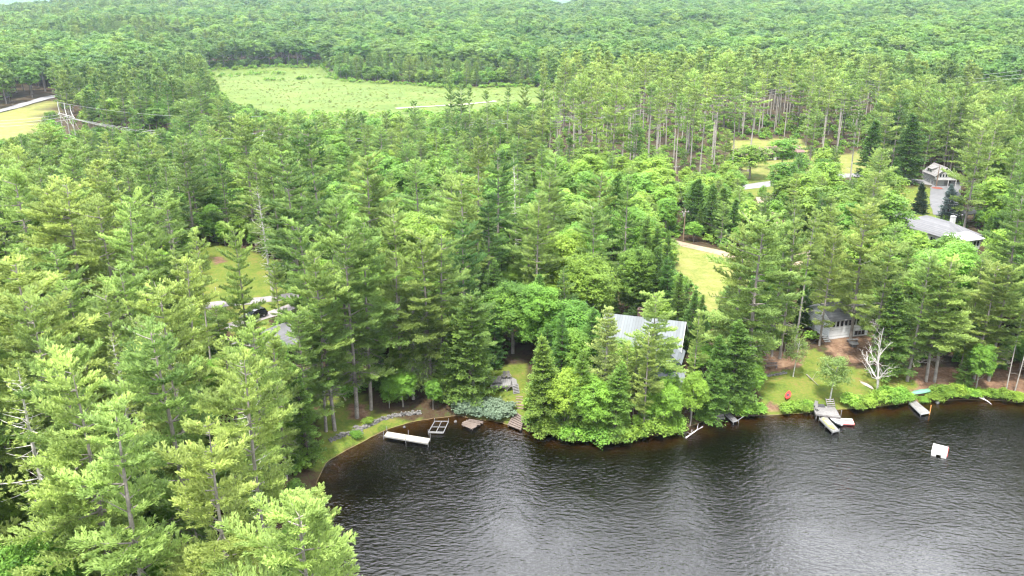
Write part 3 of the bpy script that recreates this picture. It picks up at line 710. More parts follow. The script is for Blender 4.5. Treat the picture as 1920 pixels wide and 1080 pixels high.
# what grows where, outlined by the tree tops in the photograph: polygon, kinds with weights, height range, spacing, tone range
REG = [([(350, 980), (470, 1000), (430, 1400), (-300, 1500), (-300, 960), (60, 970), (120, 1030)], {'pine_tree': .45, 'broadleaf_tree': .55}, (12.0, 18.0), 6.0, (.2, .6)),
       ([(-500, 640), (420, 560), (560, 600), (640, 760), (700, 1600), (-900, 1600)], {'pine_tree': .97, 'broadleaf_tree': .03}, (25.2, 31.2), 6.7, (.6, 1.0)),
       ([(-400, 330), (200, 340), (330, 400), (380, 480), (420, 600), (-500, 700)], {'pine_tree': .98, 'broadleaf_tree': .02}, (22.8, 30.0), 6.9, (.5, .95)),
       ([(-400, 262), (90, 250), (250, 258), (420, 262), (440, 330), (330, 400), (200, 350), (-400, 350)], {'pine_tree': .75, 'slim_pine': .15, 'broadleaf_tree': .1}, (19.2, 26.4), 6.55, (.25, .65)),
       ([(400, 285), (560, 290), (620, 340), (560, 430), (420, 460), (330, 400)], {'pine_tree': 1}, (27.6, 32.4), 7.25, (.2, .55)),
       ([(90, 100), (370, 100), (400, 150), (410, 215), (300, 240), (80, 220)], {'pine_tree': .6, 'broadleaf_tree': .4}, (19.2, 25.2), 7.6, (.1, .45)),
       ([(420, 215), (640, 225), (760, 262), (900, 255), (1000, 262), (1060, 300), (900, 330), (640, 320), (560, 290), (420, 265)], {'pine_tree': .32, 'broadleaf_tree': .62, 'cedar_tree': .06}, (10.0, 16.0), 5.6, (.2, .6)),
       ([(1040, 240), (1420, 215), (1480, 250), (1420, 330), (1300, 350), (1060, 310)], {'broadleaf_tree': .75, 'pine_tree': .25}, (9.0, 14.0), 5.6, (.45, .95)),
       ([(1010, 130), (1200, 120), (1660, 120), (1640, 205), (1480, 225), (1040, 225)], {'slim_pine': .85, 'pine_tree': .15}, (26.4, 32.4), 9.13, (.5, .95)),
       ([(1600, 120), (2300, 90), (2300, 330), (1900, 330), (1720, 300), (1620, 330), (1600, 220)], {'pine_tree': .72, 'broadleaf_tree': .2, 'slim_pine': .08}, (22.8, 30.0), 7.25, (.25, .7)),
       ([(560, 300), (900, 260), (1060, 270), (1240, 330), (1260, 420), (1000, 430), (880, 470), (760, 520), (640, 480), (560, 420)], {'pine_tree': .5, 'broadleaf_tree': .36, 'cedar_tree': .14}, (21.6, 30.0), 6.79, (.25, .75)),
       ([(420, 420), (640, 420), (760, 460), (880, 500), (900, 640), (860, 760), (620, 800), (560, 600)], {'pine_tree': .68, 'broadleaf_tree': .16, 'thin_spruce': .05, 'cedar_tree': .11}, (22.8, 30.0), 6.32, (.25, .7)),
       ([(870, 440), (1000, 420), (1240, 400), (1340, 560), (1340, 640), (1100, 640), (920, 660), (880, 560)], {'broadleaf_tree': .5, 'cedar_tree': .45, 'pine_tree': .05}, (11.0, 16.0), 5.0, (.1, .6)),
       ([(860, 640), (1340, 600), (1420, 780), (1300, 820), (1000, 830), (900, 760)], {'broadleaf_tree': .45, 'cedar_tree': .4, 'pine_tree': .15}, (9.0, 14.0), 4.6, (.55, 1.0)),
       ([(1240, 330), (1480, 330), (1500, 400), (1420, 450), (1380, 470), (1260, 440)], {'cedar_tree': .55, 'broadleaf_tree': .45}, (10.0, 14.0), 4.8, (.2, .7)),
       ([(1420, 240), (1640, 250), (1640, 380), (1480, 380)], {'broadleaf_tree': .6, 'pine_tree': .4}, (9.0, 15.0), 6.0, (.2, .6)),
       ([(1340, 380), (1500, 360), (1700, 370), (1720, 430), (2300, 380), (2300, 900), (1900, 760), (1420, 700), (1340, 600)], {'pine_tree': .86, 'broadleaf_tree': .1, 'cedar_tree': .04}, (22.8, 30.0), 7.02, (.4, .9)),
       ([(1640, 300), (1960, 300), (1960, 420), (1850, 440), (1640, 400)], {'broadleaf_tree': .6, 'pine_tree': .4}, (12.0, 20.0), 6.5, (.3, .7))]

TREES = []     # dict(kind, x, y, z, H, r, tone)
CBK = {'pine_tree': .32, 'slim_pine': .58, 'cedar_tree': .05, 'broadleaf_tree': .16, 'spruce_tree': .05, 'blue_spruce': .05, 'yellow_pine': .25, 'thin_spruce': .15, 'birch_tree': .25, 'snag': .3}
def proto_size(kind): return PROTO[(kind, 'hi')][0][:2]
def put(kind, x, y, H, tone, rs=1.0, label=None, lod=None, var=None):
    h0, r0 = proto_size(kind)
    TREES.append(dict(kind=kind, x=x, y=y, z=hz(x, y), H=H, s=H / h0, rs=rs, r=r0 * H / h0 * rs, tone=tone, label=label, lod=lod, var=var))
def top(kind, u, v, H, tone, rs=1.0, label=None, var=None):
    p = at(u, v, H)
    while float(shore_sd(p.x, p.y)) < (3.5 if 'pine' in kind else .8) and H > 3: H *= .96; p = at(u, v, H)
    put(kind, p.x, p.y, H, tone, rs, label, var=var)
def foot(kind, u, v, H, tone, rs=1.0, label=None, var=None):
    p = at(u, v); put(kind, p.x, p.y, H, tone, rs, label, var=var)

# trees one can tell apart in the photograph
MAN = [('snag', 447, 664, 26, .5, .8), ('snag', 30, 690, 24, .8, 1.4), ('snag', 312, 590, 23, .7, 1.3), ('snag', 968, 290, 25, .5, .9), ('snag', 905, 425, 13, .4, .6), ('snag', 490, 340, 24, .3, 1.2), ('snag', 212, 620, 22, .6, 1.0), ('broadleaf_tree', 1102, 470, 16, .35, 1.15), ('broadleaf_tree', 1012, 520, 15, .5, 1.0), ('broadleaf_tree', 1060, 425, 17, .75, .95), ('broadleaf_tree', 1190, 455, 15, .1, .9),
       ('cedar_tree', 905, 448, 13, .55, 1.0), ('cedar_tree', 938, 436, 14, .45, 1.0), ('cedar_tree', 962, 436, 14, .4, .9), ('cedar_tree', 925, 490, 14, .3, 1.1),
       ('cedar_tree', 1213, 405, 15, .55, .9), ('cedar_tree', 1234, 424, 13, .45, .9), ('cedar_tree', 1252, 434, 12, .4, .85), ('cedar_tree', 1256, 482, 13, .3, 1.0), ('cedar_tree', 1278, 512, 12, .35, 1.0), ('cedar_tree', 1300, 545, 11, .3, 1.0), ('cedar_tree', 1320, 575, 9, .3, 1.0), ('cedar_tree', 1235, 462, 14, .15, 1.1), ('cedar_tree', 1198, 470, 14, .1, 1.1), ('cedar_tree', 1215, 478, 13, .1, 1.1),
       ('cedar_tree', 1018, 632, 15, .95, 1.15), ('broadleaf_tree', 1068, 600, 14, .3, .8), ('cedar_tree', 1055, 585, 16, .5, .8), ('yellow_pine', 1138, 580, 21, .75, 1.25), ('pine_tree', 1226, 550, 23, .9, 1.2), ('pine_tree', 1178, 650, 15, .85, .9), ('pine_tree', 1310, 588, 17, .8, .7),
       ('cedar_tree', 1385, 600, 15, .5, 1.4), ('cedar_tree', 1352, 628, 13, .45, 1.2),
       ('broadleaf_tree', 1060, 725, 8.5, .95, .8), ('broadleaf_tree', 1108, 742, 7.5, .95, .85), ('cedar_tree', 1166, 688, 12, 1.0, 1.1), ('cedar_tree', 1130, 730, 9, 1.0, 1.2), ('broadleaf_tree', 1215, 735, 8, .8, .85), ('broadleaf_tree', 1255, 728, 7, .8, .8), ('broadleaf_tree', 1300, 715, 7.5, .75, .75), ('pine_tree', 1195, 640, 16, .8, .7), ('broadleaf_tree', 1040, 765, 6, .9, .8), ('broadleaf_tree', 1085, 690, 11, .8, .8),('broadleaf_tree', 1160, 765, 6, .9, .9), ('broadleaf_tree', 1240, 765, 6, .8, .8),('broadleaf_tree', 1195, 775, 5.5, .95, .9), ('broadleaf_tree', 1110, 785, 5, .95, .9),
       ('pine_tree', 1430, 410, 25, .6, 1.2), ('pine_tree', 1398, 430, 22, .5, .95), ('slim_pine', 1500, 372, 25, .3, 1.0), ('slim_pine', 1522, 400, 24, .4, 1.0), ('pine_tree', 1562, 372, 24, .7, 1.0),
       ('pine_tree', 1775, 510, 22, .85, 1.15), ('pine_tree', 1745, 470, 23, .7, 1.0), ('pine_tree', 1872, 492, 22, .6, 1.0), ('pine_tree', 1900, 500, 22, .55, 1.1), ('cedar_tree', 1690, 530, 16, .5, 1.3), ('pine_tree', 1632, 388, 24, .65, 1.0), ('pine_tree', 1672, 452, 22, .5, 1.0),
       ('spruce_tree', 1730, 343, 8.5, .3, 1.0), ('blue_spruce', 1787, 346, 10, .5, 1.0), ('broadleaf_tree', 1874, 331, 13.5, .8, 1.5),
       ('pine_tree', 775, 190, 20, .1, .8), ('pine_tree', 862, 160, 24, .05, .85), ('pine_tree', 845, 155, 22, .1, .7), ('pine_tree', 988, 165, 22, .1, .65), ('pine_tree', 1015, 150, 24, .2, .9), ('slim_pine', 880, 165, 22, .2, .8), ('slim_pine', 915, 170, 21, .3, .9), ('slim_pine', 950, 165, 22, .3, .9), ('cedar_tree', 1035, 185, 14, .1, 1.0), ('slim_pine', 818, 240, 15, .3, .9),
       ('pine_tree', 1530, 205, 20, .4, 1.15), ('pine_tree', 1660, 180, 24, .25, 1.1), ('pine_tree', 1700, 170, 25, .3, 1.1), ('pine_tree', 1830, 200, 25, .5, 1.2), ('pine_tree', 1880, 175, 26, .5, 1.2), ('pine_tree', 1640, 210, 22, .2, 1.1), ('cedar_tree', 1680, 295, 9, .5, 1.4), ('cedar_tree', 1640, 225, 21, .1, 1.3), ('cedar_tree', 1715, 215, 22, .05, 1.35), ('cedar_tree', 1680, 200, 22, .15, 1.3),
       ('broadleaf_tree', 1474, 295, 14, .1, 1.25), ('broadleaf_tree', 1412, 268, 12, .3, 1.85), ('broadleaf_tree', 1472, 256, 12, .35, 1.6), ('broadleaf_tree', 1430, 347, 6, .35, .8), ('broadleaf_tree', 1388, 350, 9, .5, .85), ('broadleaf_tree', 1350, 340, 10, .5, .9), ('broadleaf_tree', 1535, 315, 12, .6, 1.0),
       ('cedar_tree', 1302, 342, 13, .35, 1.2), ('cedar_tree', 1312, 335, 14, .3, 1.2), ('cedar_tree', 1335, 345, 13, .4, 1.2), ('cedar_tree', 1360, 352, 13, .3, 1.2), ('cedar_tree', 1378, 372, 11, .4, 1.2), ('broadleaf_tree', 1395, 385, 9, .6, .8),
        ('pine_tree', 508, 628, 24, .7, .8), ('pine_tree', 555, 590, 24, .6, .95), ('cedar_tree', 560, 690, 14, .6, 1.1), ('pine_tree', 590, 560, 24, .5, 1.0), 
       ('pine_tree', 440, 428, 23, .6, .7), ('pine_tree', 512, 490, 14, .55, .7), ('slim_pine', 362, 438, 23, .7, .9),
       ('pine_tree', 390, 792, 24, .95, 1.05), ('pine_tree', 540, 805, 23, .9, .95), ('pine_tree', 215, 770, 25, .8, 1.15), ('pine_tree', 130, 690, 25, .9, 1.0), ('pine_tree', 455, 660, 25, .75, .9), ('yellow_pine', 320, 592, 22, .35, 1.1), ('pine_tree', 570, 735, 22, .8, .9), ('broadleaf_tree', 40, 1010, 14, .25, 1.0), ('broadleaf_tree', 365, 1040, 12, .35, .9),
       ('pine_tree', 645, 440, 25, .5, 1.0), ('pine_tree', 600, 470, 24, .6, .9), ('pine_tree', 740, 470, 24, .5, 1.0), ('pine_tree', 800, 440, 24, .5, 1.0), ('cedar_tree', 880, 560, 17, .5, 1.3)]
for k_, u_, v_, H_, t_, s_ in MAN: top(k_, u_, v_, H_ * (1.12 if k_ in ('pine_tree', 'slim_pine') and (u_ < 1100 or 1350 < u_ < 1480) else 1), t_, s_)
FOOT = [('cedar_tree', 1020, 806, 15, .95, 1.2), ('broadleaf_tree', 1064, 816, 11.5, .9, .9), ('broadleaf_tree', 1112, 821, 10, .95, 1.0), ('cedar_tree', 1152, 825, 12, 1.0, 1.25), ('pine_tree', 1206, 815, 16, .9, .9), ('broadleaf_tree', 1242, 811, 9, .85, .95), ('broadleaf_tree', 1294, 798, 9, .8, .8), ('cedar_tree', 1326, 786, 10, .6, 1.2), ('cedar_tree', 1088, 812, 13, .9, 1.1), ('cedar_tree', 1258, 802, 8.5, .8, 1.2),('cedar_tree', 862, 742, 13, .4, 1.2), ('cedar_tree', 838, 752, 10, .5, 1.2), ('cedar_tree', 742, 752, 10, .5, 1.1), ('broadleaf_tree', 812, 768, 5.5, .4, .9), ('broadleaf_tree', 730, 765, 5, .45, .9), ('pine_tree', 832, 728, 26, .5, .9), ('cedar_tree', 928, 688, 11, .2, 1.0), ('thin_spruce', 775, 748, 18, .3, 1.0), ('thin_spruce', 800, 738, 17, .4, .9), ('cedar_tree', 760, 712, 12, .3, 1.1), ('cedar_tree', 715, 728, 9, .4, 1.0), ('pine_tree', 760, 690, 27, .55, .9), ('pine_tree', 655, 690, 28, .55, .9),('pine_tree', 1752, 716, 21, .85, 1.1), ('birch_tree', 1487, 706, 7.5, .4, .9), ('birch_tree', 1556, 752, 8.5, .5, 1.1), ('pine_tree', 1600, 700, .0, 0, 0), ('slim_pine', 1886, 734, 15, .9, .9), ('slim_pine', 1902, 736, 15, .8, .9), ('broadleaf_tree', 1828, 736, 9, .4, .9),
        ('pine_tree', 888, 752, 18, .45, 1.1), ('pine_tree', 696, 768, 30, .5, .8), ('pine_tree', 598, 742, 27, .55, .85), ('slim_pine', 640, 702, 27, .5, 1.0), ('pine_tree', 1462, 672, 24, .45, .9), ('pine_tree', 1447, 668, 23, .5, .8), ('pine_tree', 1536, 648, 21, .6, .8)]
for k_, u_, v_, H_, t_, s_ in FOOT:
    if H_ > 0: foot(k_, u_, v_, H_, t_, s_)
n_manual = len(TREES)
occ = {}
def near(x, y, d):
    for i in range(int(x // 8) - 1, int(x // 8) + 2):
        for j in range(int(y // 8) - 1, int(y // 8) + 2):
            for (a, b, dd) in occ.get((i, j), ()):
                if (a - x) ** 2 + (b - y) ** 2 < min(d, 0.5 * (d + dd)) ** 2: return True
    return False
def occupy(x, y, d): occ.setdefault((int(x // 8), int(y // 8)), []).append((x, y, d))
for t in TREES: occupy(t['x'], t['y'], t['r'] * 1.15)
# the power line's cleared strip, as world points
ROW = [at(30, 292), at(130, 262), at(495, 280), at(770, 262), at(1010, 225)]
def in_row(x, y):
    for a, b in zip(ROW[:-1], ROW[1:]):
        ex, ey = b.x - a.x, b.y - a.y; t = max(0, min(1, ((x - a.x) * ex + (y - a.y) * ey) / (ex * ex + ey * ey)))
        if (x - a.x - t * ex) ** 2 + (y - a.y - t * ey) ** 2 < 13 ** 2: return True
    return False
ALLZ = LAWN + DRY + MARSH + DIRT[:2] + DIRT[3:]
ring = random.Random(5)
y_ = -2.0
cand = []
while y_ < 720:
    st = 2.7 if y_ < 330 else 3.4
    half = (y_ * CP + 30) * 0.70 + 24
    x_ = -half
    while x_ < half:
        cand.append((x_ + ring.uniform(-1.2, 1.2), y_ + ring.uniform(-1.2, 1.2))); x_ += st
    y_ += st
cx = np.array([c[0] for c in cand]); cy = np.array([c[1] for c in cand])
cz = height(cx, cy); cd = shore_sd(cx, cy); cr = np.hypot(cx, cy); ca_ = np.degrees(np.arctan2(cx, cy))
r0 = np.interp(ca_, AZ_K, R0_K)
bu, bv, _d = project(cx, cy, cz); tu, tv, _d = project(cx, cy, cz + 20)
ok = (cd > 1.6) & (cr > 45) & (cr < r0 - 8) & (tv > 60) & ~zone(bu, bv, ALLZ)
order = list(np.nonzero(ok)[0]); ring.shuffle(order)
order.sort(key=lambda i: -int(cr[i] < 200))
for i in order:
    x, y, z = cx[i], cy[i], cz[i]
    if in_row(x, y): continue
    u0, v0 = tu[i], tv[i]
    reg = next((g for g in REG if in_poly(u0, v0, g[0])), None)
    if reg is None: reg = ([], {'pine_tree': .6, 'broadleaf_tree': .4}, (15, 21), 6.2, (.2, .6))
    _, kinds, hr, sp, tr = reg
    kind = ring.choices(list(kinds), list(kinds.values()))[0]
    H = ring.uniform(*hr)
    if kind == 'broadleaf_tree' and hr[1] > 20: H *= 0.68
    if kind == 'cedar_tree' and H > 16: H *= 0.72
    if near(x, y, sp): continue
    h0, r_0 = proto_size(kind); rs = ring.uniform(0.78, 1.22); H *= ring.uniform(0.86, 1.06); tr = (tr[0] - .25 + .22 * float(nz(x, y, .06, 5)), tr[1]); r = r_0 * H / h0 * rs
    if blocked(x, y, r): continue
    done = False
    for f in (1.0, 0.72, 0.5):
        if not hides(x, y, z, H * f, r * f, CBK[kind]): done = True; break
    if not done: continue
    H *= f
    rs *= 1.22 if kind in ('broadleaf_tree', 'slim_pine') else 1
    put(kind, x, y, H, min(1, max(0, ring.uniform(*tr))), rs); occupy(x, y, sp)
# young trees filling the gaps under the tall ones
for i in order:
    x, y, z = cx[i] + .9, cy[i] - .8, cz[i]
    if cr[i] > 260 or in_row(x, y) or ring.random() < .45: continue
    kind = ring.choice(['cedar_tree', 'broadleaf_tree', 'broadleaf_tree']); H = ring.uniform(3.5, 8.5); r = proto_size(kind)[1] * H / proto_size(kind)[0]
    if near(x, y, 1.7) or blocked(x, y, r * .6) or hides(x, y, z, H, r, .05): continue
    put(kind, x, y, H, ring.uniform(.1, .7), ring.uniform(.9, 1.3)); occ.setdefault((int(x // 8), int(y // 8)), []).append((x, y, 2.2))
print('trees', len(TREES), 'manual', n_manual)

# ------------------------------------------------------------------ build: the trees that show largest one by one, the others as one wood
for k_, t in enumerate(TREES[:n_manual]):
    hb = [i for i, (a, b, c) in enumerate(DISCS) if (t['x'] - a) ** 2 + (t['y'] - b) ** 2 < (c * .8) ** 2]
    hd = [i for i, (poly, h) in enumerate(CLEAR) if hides(t['x'], t['y'], t['z'], t['H'], t['r'], CBK[t['kind']]) and any(in_poly(*[np.array([q]) for q in project(t['x'], t['y'], t['z'] + t['H'] * f_)[:2]], poly)[0] for f_ in (.3, .5, .7, .9))]
    if hb or hd: print('MAN', k_, t['kind'], (MAN + [None] * 99)[k_], 'disc', hb, 'hides', hd)
def px_size(t):
    u, v, dep = project(t['x'], t['y'], t['z'] + t['H'] * 0.7)
    if not (-40 < u < 1960 and -30 < v < 1120): return 0
    return F * t['H'] / max(float(dep), 1)
KINDNAME = {'pine_tree': 'pine_tree', 'slim_pine': 'pine_tree', 'yellow_pine': 'pine_tree', 'cedar_tree': 'cedar_tree', 'broadleaf_tree': 'broadleaf_tree', 'spruce_tree': 'spruce_tree', 'blue_spruce': 'spruce_tree', 'thin_spruce': 'spruce_tree', 'birch_tree': 'birch_tree', 'snag': 'dead_tree'}
for t in TREES: t['px'] = px_size(t)
singles, mass = [], []
cnt = {}
for k_, t in sorted(enumerate(TREES), key=lambda q: -(q[1]['px'] + (10000 if q[0] < n_manual else 0))):
    nm = KINDNAME[t['kind']]
    if t['px'] > 0 and cnt.get(nm, 0) < 298: singles.append(t); cnt[nm] = cnt.get(nm, 0) + 1
    else: mass.append(t)
print('singles', cnt, 'mass', len(mass))
SINGLE = []
for t in singles:
    d = math.hypot(t['x'], t['y'], CAMZ - t['z'] - 12)
    lod = 'hi' if (d < 170 or (t['kind'], 'mid') not in PROTO) else 'mid'
    pr = PROTO[(t['kind'], lod)]; h0, r0_, (mc, mw, mb) = pr[ring.randrange(len(pr))]
    e = empty(KINDNAME[t['kind']], (t['x'], t['y'], t['z']), ring.uniform(0, 6.28))
    e.rotation_euler[0] = ring.gauss(0, 0.02); e.rotation_euler[1] = ring.gauss(0, 0.02)
    s_ = t['H'] / h0; e.scale = (s_ * t['rs'], s_ * t['rs'], s_)
    a = link(bpy.data.objects.new('crown', mc), e); a['tone'] = float(t['tone'])
    b = link(bpy.data.objects.new('trunk', mw), e)
    t['obj'] = e; SINGLE.append(t)

def scatter(name, items, meshes, label):
    """one object: many copies of a few meshes over points (x, y, z, rotation, scale xy, scale z, mesh index, tone)"""
    col = bpy.data.collections.new(name + '_kinds')
    for i, me in enumerate(meshes): col.objects.link(bpy.data.objects.new(f'{name}_{i:02d}', me))
    a = np.array(items, float)
    me = bpy.data.meshes.new(name); me.vertices.add(len(a)); me.vertices.foreach_set('co', a[:, :3].astype(np.float32).ravel())
    def attr(n, typ, vals, key='value'):
        at_ = me.attributes.new(n, typ, 'POINT'); at_.data.foreach_set(key, vals.ravel())
    attr('rot', 'FLOAT_VECTOR', np.stack([a[:, 3] * 0, a[:, 3] * 0, a[:, 3]], -1).astype(np.float32), 'vector')
    attr('scl', 'FLOAT_VECTOR', np.stack([a[:, 4], a[:, 4], a[:, 5]], -1).astype(np.float32), 'vector')
    attr('idx', 'INT', a[:, 6].astype(np.int32)); attr('tone', 'FLOAT', a[:, 7].astype(np.float32))
    o = link(bpy.data.objects.new(name, me)); tag(o, label, kind='stuff')
    ng = bpy.data.node_groups.new(name, 'GeometryNodeTree')
    ng.interface.new_socket('Geometry', in_out='INPUT', socket_type='NodeSocketGeometry'); ng.interface.new_socket('Geometry', in_out='OUTPUT', socket_type='NodeSocketGeometry')
    gi, go = ng.nodes.new('NodeGroupInput'), ng.nodes.new('NodeGroupOutput')
    ci = ng.nodes.new('GeometryNodeCollectionInfo'); ci.inputs['Collection'].default_value = col; ci.inputs['Separate Children'].default_value = True; ci.inputs['Reset Children'].default_value = True
    ip = ng.nodes.new('GeometryNodeInstanceOnPoints'); ip.inputs['Pick Instance'].default_value = True
    mp = ng.nodes.new('GeometryNodeMeshToPoints')
    def na(n, t): q = ng.nodes.new('GeometryNodeInputNamedAttribute'); q.data_type = t; q.inputs['Name'].default_value = n; return q.outputs[0]
    er = ng.nodes.new('FunctionNodeEulerToRotation')
    Lk = ng.links.new
    Lk(gi.outputs[0], mp.inputs[0]); Lk(mp.outputs[0], ip.inputs['Points']); Lk(ci.outputs[0], ip.inputs['Instance'])
    Lk(na('idx', 'INT'), ip.inputs['Instance Index']); Lk(na('rot', 'FLOAT_VECTOR'), er.inputs[0]); Lk(er.outputs[0], ip.inputs['Rotation']); Lk(na('scl', 'FLOAT_VECTOR'), ip.inputs['Scale'])
    Lk(ip.outputs[0], go.inputs[0])
    md = o.modifiers.new('copies', 'NODES'); md.node_group = ng
    return o

# the rest of the near wood
mm = {}; meshes = []
for kd in ('pine_tree', 'slim_pine', 'cedar_tree', 'broadleaf_tree', 'hill_tree'):
    for lod in ('mid', 'lo'):
        for i, p in enumerate(PROTO.get((kd, lod), ())): mm[(kd, lod, i)] = (len(meshes), p[0]); meshes.append(p[2][2])
def mass_item(kd, lod, x, y, z, H, rs, tone):
    i = ring.randrange(len(PROTO[(kd, lod)])); k, h0 = mm[(kd, lod, i)]; s_ = H / h0
    return (x, y, z, ring.uniform(0, 6.28), s_ * rs, s_, k, tone)
items = []
for t in mass:
    kd = t['kind'] if (t['kind'], 'lo') in PROTO else 'pine_tree'
    d = math.hypot(t['x'], t['y']); items.append(mass_item(kd, 'mid' if d < 420 else 'lo', t['x'], t['y'], t['z'], t['H'], t['rs'], t['tone']))
if items: scatter('forest', items, meshes, 'the farther trees of the wood between the lake and the meadow')

# the wooded hillside
items = []
y_ = 430.0
while y_ < 2250:
    st = 13.0 if y_ < 900 else 14.5
    half = y_ * 0.73 + 50; xs_ = np.arange(-half, half, st); m = len(xs_)
    hx = xs_ + RNG.uniform(-5.5, 5.5, m); hy = y_ + RNG.uniform(-5.5, 5.5, m)
    hr = np.hypot(hx, hy); ha = np.degrees(np.arctan2(hx, hy)); r0 = np.interp(ha, AZ_K, R0_K)
    hz_ = height(hx, hy); hu, hv, _d = project(hx, hy, hz_)
    good = (hr > r0 - 8) & (hr < 2150) & ~zone(hu, hv, MARSH + DRY[2:3])
    nn = nz(hx, hy, 0.012, 9) + 0.8 * nz(hx, hy, 0.05, 4) - 0.012 * (hu - 700) / 10
    dd = ((hx[:, None] - ROADS[None, ::3, 0]) ** 2 + (hy[:, None] - ROADS[None, ::3, 1]) ** 2).min(1) < 7 ** 2
    for i in np.nonzero(good & ~dd)[0]:
        con = nn[i] + RNG.normal(0, 0.35) > 0.85
        H = RNG.uniform(20, 28) if con else RNG.uniform(19, 29)
        if hr[i] < r0[i] + 14: H *= 0.6
        tone = float(np.clip(0.32 + 0.25 * nz(hx[i], hy[i], 0.02, 2) + RNG.normal(0, 0.28), 0, 1)) * (0.75 if con else 1)
        items.append(mass_item('pine_tree' if con else 'hill_tree', 'lo' if hr[i] > 560 or not con else 'mid', hx[i], hy[i], hz_[i] - 0.5, H, RNG.uniform(0.85, 1.2) if con else RNG.uniform(1.05, 1.45), tone))
    y_ += st
ex = RNG.uniform(-520, 420, 60000); ey = RNG.uniform(400, 860, 60000); er = np.hypot(ex, ey); ez_ = height(ex, ey); eu, ev, _d = project(ex, ey, ez_)
er0 = np.interp(np.degrees(np.arctan2(ex, ey)), AZ_K, R0_K)
inz = zone(eu, ev, MARSH + DRY[2:3])
edge = np.zeros(60000, bool)
for du_, dv_ in ((0, 4.5), (0, -3), (7, 0), (-7, 0), (0, 2)): edge |= zone(eu + du_, ev + dv_, MARSH)
keep_ = edge & ~inz & (RNG.random(60000) < .5)
for i in np.nonzero(keep_)[0]:
    H = RNG.uniform(3, 8.5); items.append(mass_item('hill_tree', 'lo', ex[i], ey[i], ez_[i] - .8, H, RNG.uniform(1, 1.3), float(RNG.uniform(.25, .8))))
print('hillside trees', len(items), 'edge', keep_.sum())
scatter('hillside_forest', items, meshes, 'dense leafy forest covering the hill behind the meadow')

# low bushes of the marsh meadow, of the cleared strip under the power line, and the undergrowth of the wood
smesh = [p[2][2] for p in PROTO[('shrub', 'lo')]]; bmesh_ = [p[2][2] for p in PROTO[('marsh_bush', 'lo')]]
items = []
px_ = RNG.uniform(-340, 120, 26000); py_ = RNG.uniform(280, 930, 26000); pz_ = height(px_, py_); pu, pv, _d = project(px_, py_, pz_)
inm = zone(pu, pv, MARSH)
dens = 0.5 + 0.3 * nz(px_, py_, 0.03, 6) + 0.3 * nz(px_, py_, 0.11, 7)
for i in np.nonzero(inm & (RNG.random(26000) < dens))[0]:
    s_ = RNG.uniform(0.12, 0.36) if RNG.random() < .93 else RNG.uniform(.35, .7); items.append((px_[i], py_[i], pz_[i] - 0.1, RNG.uniform(0, 6), s_ * 1.2, s_ * 0.8, RNG.integers(0, 3), float(np.clip(0.35 + 0.3 * nz(px_[i], py_[i], 0.05, 3) + RNG.normal(0, .3), 0, 1))))
mk = len(bmesh_); tall = [p[2][2] for p in PROTO[('shrub', 'lo')]]
edge_in = np.zeros(len(pu), bool)
for du_, dv_ in ((0, 7), (0, -4), (12, 0), (-12, 0)): edge_in |= ~zone(pu + du_, pv + dv_, MARSH)
scrub = inm & ((edge_in & (RNG.random(len(pu)) < .5)) | ((nz(px_, py_, 0.022, 12) > .62) & (RNG.random(len(pu)) < .3)) | ((pv > 212) & (RNG.random(len(pu)) < .4)))
for i in np.nonzero(scrub)[0]:
    s_ = RNG.uniform(.5, 1.5); items.append((px_[i], py_[i], pz_[i] - .1, RNG.uniform(0, 6), s_ * 1.1, s_, mk + RNG.integers(0, 3), float(RNG.uniform(.35, .95))))
scatter('marsh_grass', items, bmesh_ + tall, 'tussocks and low bushes of the yellow-green marsh meadow')
items = []
qx = RNG.uniform(-330, 330, 40000); qy = RNG.uniform(30, 430, 40000)
inside = np.abs(qx) < qy * 0.74 + 20
qx, qy = qx[inside], qy[inside]; qz = height(qx, qy); qd = shore_sd(qx, qy); qu, qv, _d = project(qx, qy, qz)
okq = (qd > 0.8) & ~zone(qu, qv, LAWN + DRY + DIRT + MARSH)
for i in np.nonzero(okq)[0]:
    x, y = qx[i], qy[i]; row = in_row(x, y)
    if not row and RNG.random() < 0.62: continue
    if (((ROADS[:, 0] - x) ** 2 + (ROADS[:, 1] - y) ** 2) < (ROADS[:, 2] + 1.2) ** 2).any(): continue
    if any((x - a) ** 2 + (y - b) ** 2 < (c * 0.9) ** 2 for a, b, c in DISCS): continue
    s_ = RNG.uniform(0.4, 1.1) * (1.2 if row else 1)
    if hides(x, y, qz[i], 2.0 * s_, 1.5 * s_, 0.0) and row is False: s_ *= 0.5
    items.append((x, y, qz[i] - 0.1, RNG.uniform(0, 6), s_, s_, RNG.integers(0, 3), float(RNG.uniform(0.1, 0.75))))
scatter('undergrowth', items, smesh, 'low bushes and saplings growing between the trunks')
